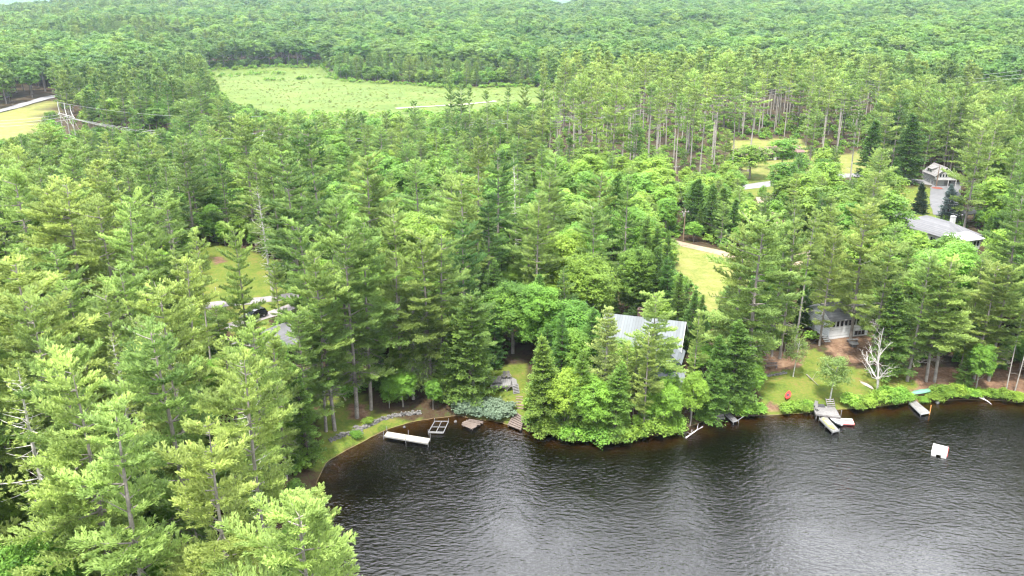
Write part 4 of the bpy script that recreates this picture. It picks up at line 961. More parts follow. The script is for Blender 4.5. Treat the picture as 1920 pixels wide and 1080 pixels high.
# ------------------------------------------------------------------ finishes of built things
def ksurf(name, col, *a, **k):
    if k.get('col2'): k['col2'] = tuple(c * 0.62 for c in k['col2'])
    return surf(name, tuple(c * 0.62 for c in col), *a, **k)
K = dict(
    white=surf('white_paint', (0.47, 0.47, 0.465), 0.55, 0.10, 3), clap=surf('white_clapboard', (0.66, 0.68, 0.70), 0.6, 0.08, 3, stripe=(2, 0.16, 0.35)),
    blue_clap=surf('grey_blue_clapboard', (0.30, 0.35, 0.40), 0.7, 0.1, 3, stripe=(2, 0.16, 0.4)), shingle_wall=ksurf('grey_shingle_wall', (0.48, 0.47, 0.45), 0.85, 0.2, 5, stripe=(2, 0.18, 0.4)),
    dark_wall=ksurf('dark_stained_wall', (0.075, 0.06, 0.05), 0.8, 0.2, 4, stripe=(0, 0.2, 0.5)), green_wall=ksurf('grey_green_clapboard', (0.24, 0.27, 0.25), 0.75, 0.1, 3, stripe=(2, 0.16, 0.4)),
    metal_roof=ksurf('pale_metal_roof', (0.19, 0.215, 0.23), 0.45, 0.06, 2, stripe=(0, 0.45, 0.5), metal=0.0), grey_roof=ksurf('grey_shingle_roof', (0.27, 0.27, 0.28), 0.9, 0.18, 6, stripe=(1, 0.22, 0.35)),
    mid_roof=ksurf('pale_grey_shingle_roof', (0.22, 0.22, 0.235), 0.85, 0.12, 6, stripe=(1, 0.22, 0.25)), brown_roof=ksurf('taupe_shingle_roof', (0.36, 0.345, 0.34), 0.9, 0.16, 6, stripe=(1, 0.22, 0.3)),
    red_roof=ksurf('reddish_shingle_roof', (0.30, 0.19, 0.17), 0.9, 0.16, 6, stripe=(1, 0.22, 0.3)), white_roof=surf('white_sheet_roof', (0.52, 0.53, 0.55), 0.5, 0.05, 2, stripe=(0, 0.5, 0.25)),
    glass=surf('dark_window_glass', (0.015, 0.02, 0.025), 0.08, 0.1, 1, spec=0.6), brick=ksurf('dark_brick', (0.12, 0.08, 0.07), 0.9, 0.3, 8),
    grey_wood=ksurf('weathered_grey_boards', (0.30, 0.28, 0.275), 0.85, 0.3, 3, col2=(0.15, 0.135, 0.13)), brown_wood=ksurf('weathered_brown_boards', (0.24, 0.19, 0.165), 0.85, 0.3, 3, col2=(0.13, 0.10, 0.09)),
    tan_wood=ksurf('tan_timber', (0.36, 0.27, 0.21), 0.85, 0.3, 3), alu=ksurf('dull_aluminium', (0.50, 0.50, 0.50), 0.4, 0.1, 3, metal=0.3), cream=ksurf('cream_decking', (0.62, 0.58, 0.50), 0.7, 0.08, 3, col2=(0.5, 0.46, 0.4)),
    grey_deck=ksurf('pale_grey_decking', (0.31, 0.30, 0.295), 0.75, 0.25, 3), red=surf('red_plastic', (0.62, 0.045, 0.04), 0.35, 0.1, 3), teal=surf('sea_green_paint', (0.13, 0.30, 0.20), 0.4, 0.1, 2),
    lime=surf('lime_foam', (0.52, 0.58, 0.10), 0.5, 0.06, 2), black=surf('black_paint', (0.012, 0.012, 0.014), 0.2, 0.05, 1, spec=0.6, coat=0.6), dark_metal=surf('dark_metal', (0.05, 0.05, 0.055), 0.4, 0.1, 3), tyre=surf('tyre_rubber', (0.02, 0.02, 0.02), 0.9, 0.1, 3),
    silver=ksurf('silver_metal', (0.55, 0.55, 0.56), 0.3, 0.05, 2, metal=0.8), pole=ksurf('pole_timber', (0.34, 0.24, 0.17), 0.9, 0.2, 2), pale_pole=ksurf('bleached_pole_timber', (0.46, 0.44, 0.42), 0.85, 0.2, 2), wire=surf('bright_cable', (0.45, 0.46, 0.46), 0.4, 0.05, 1), dark_wire=surf('black_cable', (0.06, 0.06, 0.06), 0.6, 0.05, 1),
    stone=ksurf('field_stone', (0.26, 0.25, 0.24), 0.95, 0.35, 2.5, bump=0.4), pale_board=ksurf('pale_sun_bleached_hull', (0.66, 0.58, 0.52), 0.5, 0.1, 2), orange=surf('orange_post_paint', (0.55, 0.26, 0.08), 0.6, 0.1, 2), mulch=ksurf('red_mulch', (0.30, 0.09, 0.06), 0.95, 0.3, 5), lamp=surf('clear_lamp_lens', (0.6, 0.6, 0.6), 0.15, 0.02, 1), red_lens=surf('red_lamp_lens', (0.3, 0.01, 0.01), 0.2, 0.02, 1))
LANDMARK = []
def mark(text, *pts):
    """remember a thing that labels may refer to, with its place in the picture"""
    p = Vector(pts[0]); u, v, _ = project(p.x, p.y, p.z); LANDMARK.append((text, float(u), float(v)))

POINT_SHRUBS = []
# ------------------------------------------------------------------ houses
SIDE = {'front': ((0, -1), (1, 0)), 'back': ((0, 1), (-1, 0)), 'right': ((1, 0), (0, 1)), 'left': ((-1, 0), (0, -1))}
def window(par, side, off, t, z, w, h, fm, bars=1, name='window'):
    """a window on a wall: off is the wall's distance from the house's middle, t along the wall, z its centre height"""
    (nx_, ny_), (tx, ty) = SIDE[side]
    def P(a, b, o): return (nx_ * (off + o) + tx * (t + a), ny_ * (off + o) + ty * (t + a), z + b)
    f = MB(); fw = 0.09
    for a0, a1, b0, b1 in ((-w / 2 - fw, -w / 2, -h / 2 - fw, h / 2 + fw), (w / 2, w / 2 + fw, -h / 2 - fw, h / 2 + fw), (-w / 2, w / 2, h / 2, h / 2 + fw), (-w / 2, w / 2, -h / 2 - fw, -h / 2)):
        f.add([P(a0, b0, 0.003), P(a1, b0, 0.003), P(a1, b1, 0.003), P(a0, b1, 0.003), P(a0, b0, 0.07), P(a1, b0, 0.07), P(a1, b1, 0.07), P(a0, b1, 0.07)], [(0, 1, 2, 3), (7, 6, 5, 4), (0, 4, 5, 1), (1, 5, 6, 2), (2, 6, 7, 3), (3, 7, 4, 0)])
    for i in range(bars):
        a0 = -w / 2 + w * (i + 1) / (bars + 1); f.add([P(a0 - .03, -h / 2, 0.032), P(a0 + .03, -h / 2, 0.032), P(a0 + .03, h / 2, 0.032), P(a0 - .03, h / 2, 0.032), P(a0 - .03, -h / 2, 0.06), P(a0 + .03, -h / 2, 0.06), P(a0 + .03, h / 2, 0.06), P(a0 - .03, h / 2, 0.06)], [(0, 1, 2, 3), (7, 6, 5, 4), (0, 4, 5, 1), (1, 5, 6, 2), (2, 6, 7, 3), (3, 7, 4, 0)])
    fo = f.build(name, fm, par)
    g = MB(); g.add([P(-w / 2, -h / 2, 0.004), P(w / 2, -h / 2, 0.004), P(w / 2, h / 2, 0.004), P(-w / 2, h / 2, 0.004), P(-w / 2, -h / 2, 0.028), P(w / 2, -h / 2, 0.028), P(w / 2, h / 2, 0.028), P(-w / 2, h / 2, 0.028)], [(0, 1, 2, 3), (7, 6, 5, 4), (0, 4, 5, 1), (1, 5, 6, 2), (2, 6, 7, 3), (3, 7, 4, 0)])
    g.build('pane', K['glass'], fo); return fo
def door(par, side, off, t, w, h, mat, z0=0.0, name='door'):
    (nx_, ny_), (tx, ty) = SIDE[side]
    b = MB(); c = (nx_ * (off + 0.03) + tx * t, ny_ * (off + 0.03) + ty * t, z0 + h / 2); d = (w if tx else 0.05, w if ty else 0.05, h)
    b.box(c, d)
    for k in range(2): b.box((c[0] + nx_ * 0.03, c[1] + ny_ * 0.03, z0 + h * (0.3 + 0.42 * k)), (w * 0.7 if tx else 0.03, w * 0.7 if ty else 0.03, h * 0.3))
    o = b.build(name, mat, par)
    kb = MB(); kb.box((c[0] + nx_ * 0.06 + tx * w * 0.38, c[1] + ny_ * 0.06 + ty * w * 0.38, z0 + h * 0.48), (0.07, 0.07, 0.12)); kb.build('handle', K['dark_metal'], o); return o
def walls_gable(L, W, h, rise, x0=0, y0=0, base=-1.2):
    b = MB(); b.prism([(y0 - W / 2, base), (y0 + W / 2, base), (y0 + W / 2, h), (y0, h + rise), (y0 - W / 2, h)], 0, x0 - L / 2, x0 + L / 2); return b
def roof_gable(L, W, h, rise, ov=0.45, th=0.16, x0=0, y0=0):
    b = MB(); sl = rise / (W / 2); e = W / 2 + ov; zl = h - ov * sl
    for sg in (-1, 1):
        b.prism([(y0 + sg * e, zl + 0.01), (y0, h + rise + 0.01), (y0, h + rise + 0.01 + th), (y0 + sg * e, zl + 0.01 + th)], 0, x0 - L / 2 - ov, x0 + L / 2 + ov)
    return b
def roof_hip(L, W, h, rise, ov=0.5, th=0.16, x0=0, y0=0, end=1.0):
    b = MB(); a, c = L / 2 + ov, W / 2 + ov; r = max(0.1, L / 2 - W / 2 * end); sl = rise / (W / 2); zl = h - ov * sl
    def ring(dz): return [(x0 - a, y0 - c, zl + dz), (x0 + a, y0 - c, zl + dz), (x0 + a, y0 + c, zl + dz), (x0 - a, y0 + c, zl + dz), (x0 - r, y0, h + rise + dz), (x0 + r, y0, h + rise + dz)]
    v_ = ring(0.01) + ring(th)
    f_ = [(0, 1, 5, 4), (1, 2, 5), (2, 3, 4, 5), (3, 0, 4)]
    b.add(v_, [tuple(i + 6 for i in q) for q in f_] + [q[::-1] for q in f_] + [(0, 6, 7, 1)[::-1], (1, 7, 8, 2)[::-1], (2, 8, 9, 3)[::-1], (3, 9, 6, 0)[::-1]]); return b
def chimney(par, x, y, z0, z1, w, mat):
    b = MB(); b.box((x, y, (z0 + z1) / 2), (w, w, z1 - z0)); b.box((x, y, z1 + 0.06), (w + 0.14, w + 0.14, 0.12)); b.box((x, y, z1 + 0.2), (w * 0.45, w * 0.45, 0.2)); return b.build('chimney', mat, par)
def fascia(par, L, W, h, rise, mat, ov=0.45, x0=0, y0=0):
    b = MB(); sl = rise / (W / 2); e = W / 2 + ov; zl = h - ov * sl
    for sx in (-1, 1):
        for sg in (-1, 1): b.bar((x0 + sx * (L / 2 + ov + 0.03), y0 + sg * e, zl + 0.06), (x0 + sx * (L / 2 + ov + 0.03), y0, h + rise + 0.06), 0.05, 0.26)
    return b.build('verge_board', mat, par)
def between(p, q, h):
    a, b = at(*p, h), at(*q, h); return (a + b) / 2, math.atan2(b.y - a.y, b.x - a.x), (b - a).length
def house(name, mid, yaw, label, cat='house', base=None):
    z = hz(mid.x, mid.y) if base is None else base
    e = empty(name, (mid.x, mid.y, z), yaw, label, cat); return e
def facing(yaw):
    """turn the house so that its front looks at the camera side"""
    while yaw > math.pi / 2: yaw -= math.pi
    while yaw < -math.pi / 2: yaw += math.pi
    return yaw

# grey-blue lake house behind the yellowing pine
mid, yaw, ln = between((1176, 592), (1243, 604), 8.0)
hA = house('house', mid, facing(yaw), 'grey-blue two-storey lake house with a pale metal roof, half hidden by shore pines')
LA, WA, HA, RA = 12.0, 8.5, 5.2, 2.9
walls_gable(LA, WA, HA, RA).build('wall', K['blue_clap'], hA); rA = roof_gable(LA, WA, HA, RA, 0.6).build('roof', K['metal_roof'], hA); fascia(hA, LA, WA, HA, RA, K['white'], 0.6)
chimney(rA, -1.0, 1.2, HA + 1.2, HA + 3.9, 0.8, K['brick'])
w2 = MB(); w2.prism([(1.6, -1.2), (6.6, -1.2), (6.6, 4.6), (4.1, 6.5), (1.6, 4.6)], 1, -WA / 2 - 3.4, -WA / 2 - 0.02); w2.build('wing_wall', K['blue_clap'], hA)
r2 = MB()
for sg in (-1, 1): r2.prism([(4.1 + sg * 3.0, 4.25), (4.1, 6.53), (4.1, 6.69), (4.1 + sg * 3.0, 4.41)], 1, -WA / 2 - 3.9, -WA / 2 + 1.4)
r2.build('wing_roof', K['metal_roof'], hA)
pr_ = MB(); pr_.prism([(-WA / 2 - 6.6, 2.55), (-WA / 2 - 3.42, 3.15), (-WA / 2 - 3.42, 3.29), (-WA / 2 - 6.6, 2.69)], 0, 0.6, 7.8); pr_.build('porch_roof', K['metal_roof'], hA)
pw_ = MB(); pw_.box((4.2, -WA / 2 - 4.86, 0.75), (6.6, 2.86, 3.5)); pw_.build('porch_wall', K['blue_clap'], hA)
for i in range(5): window(hA, 'front', WA / 2 + 6.29, 1.75 + i * 1.22, 1.75, 0.92, 1.25, K['white'], 0)
for i in range(2): window(hA, 'right', 7.5, -WA / 2 - 5.5 + i * 1.25, 1.75, 0.92, 1.25, K['white'], 0)
for t_ in (2.8, 4.1, 5.4): window(hA, 'front', WA / 2 + 3.4, t_, 3.95, 0.8, 1.0, K['white'], 0)
for t_ in (-4.3, -2.2, 0.2): window(hA, 'front', WA / 2, t_, 3.9, 1.1, 1.2, K['white']); window(hA, 'front', WA / 2, t_, 1.4, 1.1, 1.3, K['white'])
for t_ in (-2, 1.2): window(hA, 'right', LA / 2, t_, 3.9, 1.0, 1.2, K['white'])
for t_ in (-2, 1.2): window(hA, 'left', LA / 2, t_, 3.9, 1.0, 1.2, K['white'])
mark('the pale metal-roofed lake house', at(1215, 640, 3) + Vector((0, 0, 3)))

# white cottage of the right-hand yard
mid, yaw, ln = between((1553, 637), (1626, 628), 0.0)
n_ = Vector((-math.sin(facing(yaw)), math.cos(facing(yaw)), 0))
hB = house('house', mid + n_ * 3.4, facing(yaw), 'white clapboard cottage with a row of dark windows above a bare yard', base=mid.z - 0.2)
LB, WB, HB, RB = ln, 6.8, 3.9, 1.8
walls_gable(LB, WB, HB, RB).build('wall', K['clap'], hB); rB = roof_gable(LB, WB, HB, RB, 0.4).build('roof', K['grey_roof'], hB); fascia(hB, LB, WB, HB, RB, K['white'], 0.4)
for i in range(9): window(hB, 'front', WB / 2, -LB / 2 + 0.7 + i * (LB - 1.4) / 8.0, 3.05, 0.55, 1.0, K['white'], 0)
lw_ = MB(); wd = window(hB, 'front', WB / 2, LB / 2 - 1.75, 0.9, 2.1, 0.8, K['white'], 2)
door(hB, 'left', LB / 2, -1.2, 0.9, 2.0, K['white'], 0.2)
for t_ in (-1.5, 1.5): window(hB, 'right', LB / 2, t_, 3.3, 0.8, 1.0, K['white'])
dk = MB(); dk.box((LB / 2 + 1.15, -1.0, 1.75), (2.2, 4.0, 0.18))
for x_, y_ in ((0.3, -2.8), (2.1, -2.8), (2.1, 0.8)): dk.box((LB / 2 + x_, y_, 0.3), (0.14, 0.14, 2.7))
dk.build('side_deck', K['grey_wood'], hB)
rl = MB()
for z_ in (2.15, 2.5, 2.85): rl.bar((LB / 2 + 0.1, -2.9, z_), (LB / 2 + 2.2, -2.9, z_), 0.07); rl.bar((LB / 2 + 2.2, -2.9, z_), (LB / 2 + 2.2, 0.9, z_), 0.07)
for x_, y_ in ((0.1, -2.9), (1.15, -2.9), (2.2, -2.9), (2.2, -1), (2.2, 0.9)): rl.bar((LB / 2 + x_, y_, 1.85), (LB / 2 + x_, y_, 2.95), 0.08)
rl.build('railing', K['grey_wood'], hB)
st = MB()
for k_ in range(5): st.box((-LB / 2 - 0.6, -WB / 2 + 0.4 - k_ * 0.34, 0.9 - k_ * 0.24), (1.1, 0.36, 0.12))
st.build('entry_steps', K['white'], hB)
bk = MB(); bk.prism([(-1.7, HB), (1.7, HB), (0, HB + 2.8)], 1, 1.2, WB / 2 + 2.6); bk.build('rear_gable', K['clap'], hB)
br = MB()
for sg in (-1, 1): br.prism([(sg * 2.1, HB - 0.60), (0, HB + 2.83), (0, HB + 2.98), (sg * 2.1, HB - 0.45)], 1, 0.8, WB / 2 + 3.0)
br.build('rear_gable_roof', K['mid_roof'], hB)
mark('the white cottage', (mid.x, mid.y, mid.z + 3))

# long pale-roofed house with a white sunroom
mid, yaw, ln = between((1748, 408), (1822, 428), 5.6)
hC = house('house', mid, facing(yaw), 'long pale-roofed house with a white sunroom at its lake end')
hC.location -= Vector((math.cos(facing(yaw)), math.sin(facing(yaw)), 0)) * 4.0; LC, WC, HC, RC = ln + 5.0, 9.5, 3.3, 2.3
bC = MB(); bC.box((0, 0, 0.9), (LC, WC, HC + 1.6 - 0.01)); bC.build('wall', K['clap'], hC)
rC = roof_hip(LC, WC, HC + 0.0 - 0.02 + 0.03 - 0.6 + 0.6, RC, 0.6).build('roof', K['mid_roof'], hC)
chimney(rC, LC / 2 - 5.2, 1.6, HC + 0.7, HC + 3.4, 0.9, K['white'])
lwg = walls_gable(6.5, 6, 2.8, 1.5, -LC / 2 - 3.3, 1.0); lwg.build('garage_wall', K['clap'], hC); roof_gable(6.5, 6, 2.8, 1.5, 0.4, x0=-LC / 2 - 3.4, y0=1.0).build('garage_roof', K['mid_roof'], hC)
sr = MB(); sr.box((LC / 2 + 1.56, -1.6, 2.05), (3.1, 6.6, 2.5)); sr.build('sunroom_wall', K['white'], hC)
sf = MB(); sf.prism([(LC / 2 - 1.2, 3.85), (LC / 2 + 3.7, 3.32), (LC / 2 + 3.7, 3.47), (LC / 2 - 1.2, 4.0)], 1, -5.6, 2.3); sf.build('sunroom_roof', K['white_roof'], hC)
for i in range(6): window(hC, 'right', LC / 2 + 3.11, -4.35 + i * 1.05, 2.2, 0.72, 1.35, K['white'], 0)
for i in range(3): window(hC, 'front', 4.9, LC / 2 + 0.55 + i * 1.02, 2.2, 0.72, 1.35, K['white'], 0)
ps = MB()
for y_ in (-4.7, -1.6, 1.5): ps.bar((LC / 2 + 2.9, y_, -2.0), (LC / 2 + 2.9, y_, 0.85), 0.2); ps.bar((LC / 2 + 2.9, y_, -0.1), (LC / 2 + 1.9, y_, 0.8), 0.12)
ps.build('support_posts', K['white'], hC)
for t_ in (-6, -3, 0.5, 3.6): window(hC, 'front', WC / 2, t_, 1.8, 1.3, 1.1, K['white'])
mark('the long house with the white sunroom', (mid.x, mid.y, mid.z + 4))

# garage house at the end of the asphalt drive
fr_, bk_ = at(1775, 314, 5.9), at(1747, 302, 5.9)
d_ = (fr_ - bk_); d_.z = 0; LD = 11.0; d_.normalize(); md = fr_ - d_ * LD * .36
hD = empty('house', (md.x, md.y, hz(fr_.x, fr_.y)), math.atan2(d_.y, d_.x), 'grey shingled garage house with a white balcony above its garage door', 'house')
hD.scale = (.72, .72, .72); WD, HD, RD = 8.6, 4.6, 3.6
walls_gable(LD, WD, HD, RD).build('wall', K['shingle_wall'], hD); rD = roof_gable(LD, WD, HD, RD, 0.55).build('roof', K['brown_roof'], hD); fascia(hD, LD, WD, HD, RD, K['white'], 0.55)
for i in range(4): window(hD, 'right', LD / 2, -2.0 + i * 1.25, 4.5, 0.72, 1.35, K['white'], 0)
bl_ = MB(); bl_.box((LD / 2 + 1.01, 0, 2.95), (2.0, WD + 0.4, 0.22)); bl_.build('balcony_floor', K['white'], hD)
br_ = MB(); br_.box((LD / 2 + 1.96, 0, 3.5), (0.08, WD + 0.4, 0.8)); br_.box((LD / 2 + 1.0, -WD / 2 - 0.16, 3.5), (1.84, 0.08, 0.8)); br_.box((LD / 2 + 1.0, WD / 2 + 0.16, 3.5), (1.84, 0.08, 0.8)); br_.build('balcony_railing', K['white'], hD)
pp = MB()
for y_ in (-WD / 2, 0.9, WD / 2): pp.box((LD / 2 + 1.85, y_, 1.0), (0.24, 0.24, 3.68))
pp.build('balcony_posts', K['white'], hD)
door(hD, 'right', LD / 2, -1.6, 3.3, 2.35, K['white'], 0, 'garage_door'); window(hD, 'right', LD / 2, 2.4, 1.5, 1.0, 1.3, K['white'])
for x_ in (-3.2, -0.4): window(hD, 'front', WD / 2, x_, 1.7, 0.8, 1.3, K['white'])
door(hD, 'front', WD / 2, 2.2, 1.0, 2.1, K['white']); window(hD, 'front', WD / 2, 4.2, 1.6, 0.8, 1.3, K['white'])
dm = MB(); dm.prism([(-WD / 2 + 0.5, HD + 0.2), (-WD / 2 + 0.5, HD + 2.0), (-0.6, HD + 3.0), (-0.6, HD + 2.0)], 0, -3.6, 0.8); dmo = dm.build('dormer', K['shingle_wall'], hD)
dr = MB(); dr.prism([(-WD / 2 + 0.1, HD + 1.92), (-0.5, HD + 3.06), (-0.5, HD + 3.2), (-WD / 2 + 0.1, HD + 2.06)], 0, -3.9, 1.1); dr.build('dormer_roof', K['brown_roof'], dmo)
for x_ in (-2.4, -0.5): window(hD, 'front', WD / 2 - 0.5, x_, HD + 1.15, 0.8, 0.9, K['white'], 0)
mark('the grey garage house', (md.x, md.y, md.z * 0 + hz(md.x, md.y) + 5))

# ranch house with a reddish roof beyond the road
mid, yaw, ln = between((1384, 280), (1492, 273), 4.2)
hE = house('house', mid, facing(yaw), 'low ranch house with a faded reddish roof behind two round trees')
LE = ln + 1.5
walls_gable(LE, 8, 2.7, 1.7).build('wall', K['dark_wall'], hE); roof_gable(LE, 8, 2.7, 1.7, 0.6).build('roof', K['red_roof'], hE)
for k_ in range(6): window(hE, 'front', 4.0, -LE / 2 + 2 + k_ * (LE - 4) / 5, 1.5, 1.3, 1.1, K['white'])
door(hE, 'front', 4.0, 1.2, 1.0, 2.05, K['white'])
mark('the red-roofed ranch house', (mid.x, mid.y, mid.z + 3))

# cottage with the dark chimney below the lane
mid, yaw, ln = between((470, 630), (528, 608), 5.0)
hG = house('cottage', mid, facing(yaw), 'grey-roofed cottage with a dark chimney below the gravel lane', 'cottage')
LG = ln + 2.0
walls_gable(LG, 7.6, 2.9, 2.1).build('wall', K['green_wall'], hG); rG = roof_gable(LG, 7.6, 2.9, 2.1, 0.5).build('roof', K['mid_roof'], hG); fascia(hG, LG, 7.6, 2.9, 2.1, K['white'], 0.5)
chimney(rG, -LG / 2 + 2.0, -0.4, 4.4, 6.1, 0.7, K['brick'])
ew = walls_gable(4.8, 5.4, 2.5, 1.2, LG / 2 + 2.42, -1.8); ew.build('annex_wall', K['green_wall'], hG); roof_gable(4.8, 5.4, 2.5, 1.2, 0.35, x0=LG / 2 + 2.6, y0=-1.8).build('annex_roof', K['mid_roof'], hG)
for t_ in (-1.9, 0, 1.9): window(hG, 'left', LG / 2, t_, 1.6, 1.0, 1.3, K['white'])
for k_ in range(3): window(hG, 'front', 3.8, -LG / 2 + 1.6 + k_ * 2.0, 1.6, 1.0, 1.2, K['white'])
for k_ in range(3): window(hG, 'front', 4.5, LG / 2 + 1.2 + k_ * 1.2, 1.5, 0.8, 1.2, K['white'], 0)
mark('the cottage with the dark chimney', (mid.x, mid.y, mid.z + 4))

# shed, camp cabin, carport, far garage
pF = at(541, 526); hF = house('shed', pF, R(-12), 'small open-fronted shed with a grey roof at the edge of the clearing', 'shed')
sw = MB()
sw.box((0, 1.9, 1.2), (4.6, 0.12, 2.4)); sw.box((-2.24, 0, 1.2), (0.12, 3.68, 2.4)); sw.box((2.24, 0.95, 1.2), (0.12, 1.78, 2.4))
for x_ in (-2.2, 0, 2.2): sw.box((x_, -1.9, 1.18), (0.14, 0.14, 2.36))
sw.build('wall', K['green_wall'], hF); roof_gable(4.6, 4.0, 2.42, 1.0, 0.35).build('roof', K['grey_roof'], hF)
mark('the grey-roofed shed', (pF.x, pF.y, pF.z + 2))
pH = at(966, 388); hH = house('cabin', pH, R(12), 'grey-roofed cabin glimpsed between tall trunks in the middle of the wood', 'cabin')
walls_gable(7.5, 5.5, 2.5, 1.4).build('wall', K['clap'], hH); roof_gable(7.5, 5.5, 2.5, 1.4, 0.4).build('roof', K['mid_roof'], hH)
for t_ in (-2, 1.6): window(hH, 'front', 2.75, t_, 1.5, 1.0, 0.9, K['white'])
door(hH, 'front', 2.75, 0, 0.9, 2.0, K['white'])
mark('the cabin in the middle of the wood', (pH.x, pH.y, pH.z + 2))
pI = at(1802, 414); hI = house('carport', pI, R(28), 'small grey-roofed carport on white posts beside the blue spruce', 'carport')
cp_ = MB()
for x_ in (-2.4, 2.4):
    for y_ in (-1.9, 1.9): cp_.box((x_, y_, 1.0), (0.2, 0.2, 2.9))
cp_.build('posts', K['white'], hI); roof_gable(5.0, 4.2, 2.45, 1.1, 0.4).build('roof', K['grey_roof'], hI)
mark('the carport', (pI.x, pI.y, pI.z + 2))
pJ = at(1921, 384); hJ = house('garage', pJ, R(15), 'pale grey garage roof cut by the right edge beyond the round maple', 'garage')
walls_gable(7, 6, 2.6, 1.5).build('wall', K['clap'], hJ); roof_gable(7, 6, 2.6, 1.5, 0.4).build('roof', K['mid_roof'], hJ); window(hJ, 'left', 3.5, 0, 1.5, 1.0, 1.0, K['white'])

# ------------------------------------------------------------------ vehicles
def make_car(name, loc, yaw, paint, label):
    e = empty(name, loc, yaw, label, 'car')
    b = MB(); ys = 0.92
    def ring(x, w, z0, z1): return [(x, -w, z0), (x, w, z0), (x, w * 1.0, z1 - 0.12), (x, w * 0.93, z1), (x, -w * 0.93, z1), (x, -w, z1 - 0.12)]
    b.loft([ring(-2.32, .80, .45, .92), ring(-2.22, .90, .32, 1.02), ring(-1.2, .93, .28, 1.06), ring(0.6, .93, .28, 1.06), ring(1.35, .92, .28, 1.02), ring(2.1, .88, .32, .90), ring(2.36, .74, .42, .76)])
    b.loft([[(x, -w, z), (x, w, z), (x, w * .96, z + h), (x, -w * .96, z + h)] for x, w, z, h in ((-2.15, .80, 1.0, .06), (-1.85, .78, 1.0, .66), (-0.4, .78, 1.0, .74), (0.35, .76, 1.0, .68), (1.12, .78, .98, .06))])
    b.build('body', paint, e, smooth=True)
    g = MB()
    for sg in (-1, 1):
        g.add([(-1.75, sg * .800, 1.1), (-.55, sg * .800, 1.1), (-.55, sg * .785, 1.6), (-1.62, sg * .785, 1.55)], [(0, 1, 2, 3)]); g.add([(-.47, sg * .800, 1.1), (.72, sg * .800, 1.1), (.26, sg * .785, 1.58), (-.47, sg * .785, 1.61)], [(0, 1, 2, 3)])
    g.add([(.38, -.68, 1.66), (.38, .68, 1.66), (1.08, .72, 1.10), (1.08, -.72, 1.10)], [(0, 1, 2, 3)]); g.add([(-1.9, -.68, 1.60), (-1.9, .68, 1.60), (-2.17, .72, 1.12), (-2.17, -.72, 1.12)], [(3, 2, 1, 0)])
    g.build('window_glass', K['glass'], e)
    rr = MB()
    for sg in (-1, 1): rr.bar((-1.7, sg * .62, 1.80), (0.15, sg * .62, 1.80), 0.05)
    rr.bar((-1.2, -.62, 1.80), (-1.2, .62, 1.80), 0.04); rr.bar((-.2, -.62, 1.80), (-.2, .62, 1.80), 0.04)
    rr.build('roof_rack', K['silver'], e)
    for x_ in (-1.42, 1.42):
        for sg in (-1, 1):
            t = MB(); t.tube([(x_, sg * .72, .34), (x_, sg * .76, .34), (x_, sg * .90, .34), (x_, sg * .95, .34)], [.30, .35, .35, .30], 16); to = t.build('wheel', K['tyre'], e, smooth=True)
            r_ = MB(); r_.tube([(x_, sg * .945, .34), (x_, sg * .965, .34)], [.20, .17], 12); r_.build('rim', K['silver'], to)
    for sg in (-1, 1):
        h_ = MB(); h_.box((2.24, sg * .62, .78), (.16, .32, .13)); h_.build('headlight', K['lamp'], e)
        h_ = MB(); h_.box((-2.30, sg * .68, .86), (.08, .22, .2)); h_.build('tail_light', K['red_lens'], e)
        h_ = MB(); h_.box((.72, sg * 1.0, 1.08), (.14, .2, .13)); h_.build('wing_mirror', paint, e)
    return e
p0, p1 = at(456, 604), at(500, 590); pc = (p0 + p1) / 2
make_car('car', (pc.x, pc.y, pc.z + 0.06), math.atan2(p0.y - p1.y, p0.x - p1.x), K['black'], 'black SUV parked on the short gravel drive in the clearing')
mark('the black car', (pc.x, pc.y, pc.z + 1))
pw = at(1911, 352)
make_car('car', (pw.x, pw.y, pw.z + 0.02), R(-60), K['white'], 'white car parked under trees at the right edge')
# ------------------------------------------------------------------ poles and overhead lines
def catenary(a, b, sag, n=14): return [a.lerp(b, i / n) - Vector((0, 0, sag * 4 * (i / n) * (1 - i / n))) for i in range(n + 1)]
def cable(name, pts, rad, mat, label, cat, group=None):
    b = MB(); b.tube(pts, rad, 5); return tag(b.build(name, mat), label, cat, group)
def utility_pole(p, H, label, xf=True):
    e = empty('utility_pole', p, 0.3, label, 'utility pole')
    b = MB(); b.tube([(0, 0, -0.5), (0, 0, H * 0.5), (0.02, 0, H)], [0.17, 0.14, 0.11], 10); b.build('post', K['pole'], e)
    c = MB(); c.box((0, -0.1, H - 0.7), (2.0, 0.1, 0.13)); c.build('crossarm', K['pale_pole'], e)
    for x_ in (-0.85, 0, 0.85):
        q = MB(); q.tube([(x_, -0.1, H - 0.63), (x_, -0.1, H - 0.5), (x_, -0.1, H - 0.42)], [0.05, 0.07, 0.04], 8); q.build('insulator', K['white'], e)
    if xf:
        t = MB(); t.tube([(-0.36, 0, H - 1.9), (-0.36, 0, H - 1.85), (-0.36, 0, H - 1.05), (-0.36, 0, H - 1.0)], [0.18, 0.23, 0.23, 0.15], 12); t.bar((-0.2, 0, H - 1.5), (0, 0, H - 1.5), 0.12); t.build('transformer', K['grey_deck'], e)
    return e
def top_height(p, v):
    lo, hi = 2, 25
    for _ in range(30):
        m = (lo + hi) / 2
        if project(p.x, p.y, p.z + m)[1] > v: lo = m
        else: hi = m
    return lo
q1 = at(1281, 451); H1 = top_height(q1, 392); utility_pole(q1, H1, 'wooden utility pole with a transformer beside the sandy track')
q2 = at(1269, 310, 9); utility_pole(q2, 9.2, 'wooden utility pole rising from the trees above the dry lawn', False)
q3 = at(1755, 350); H3 = top_height(q3, 308); utility_pole(q3, H3, 'utility pole in front of the grey garage house', False)
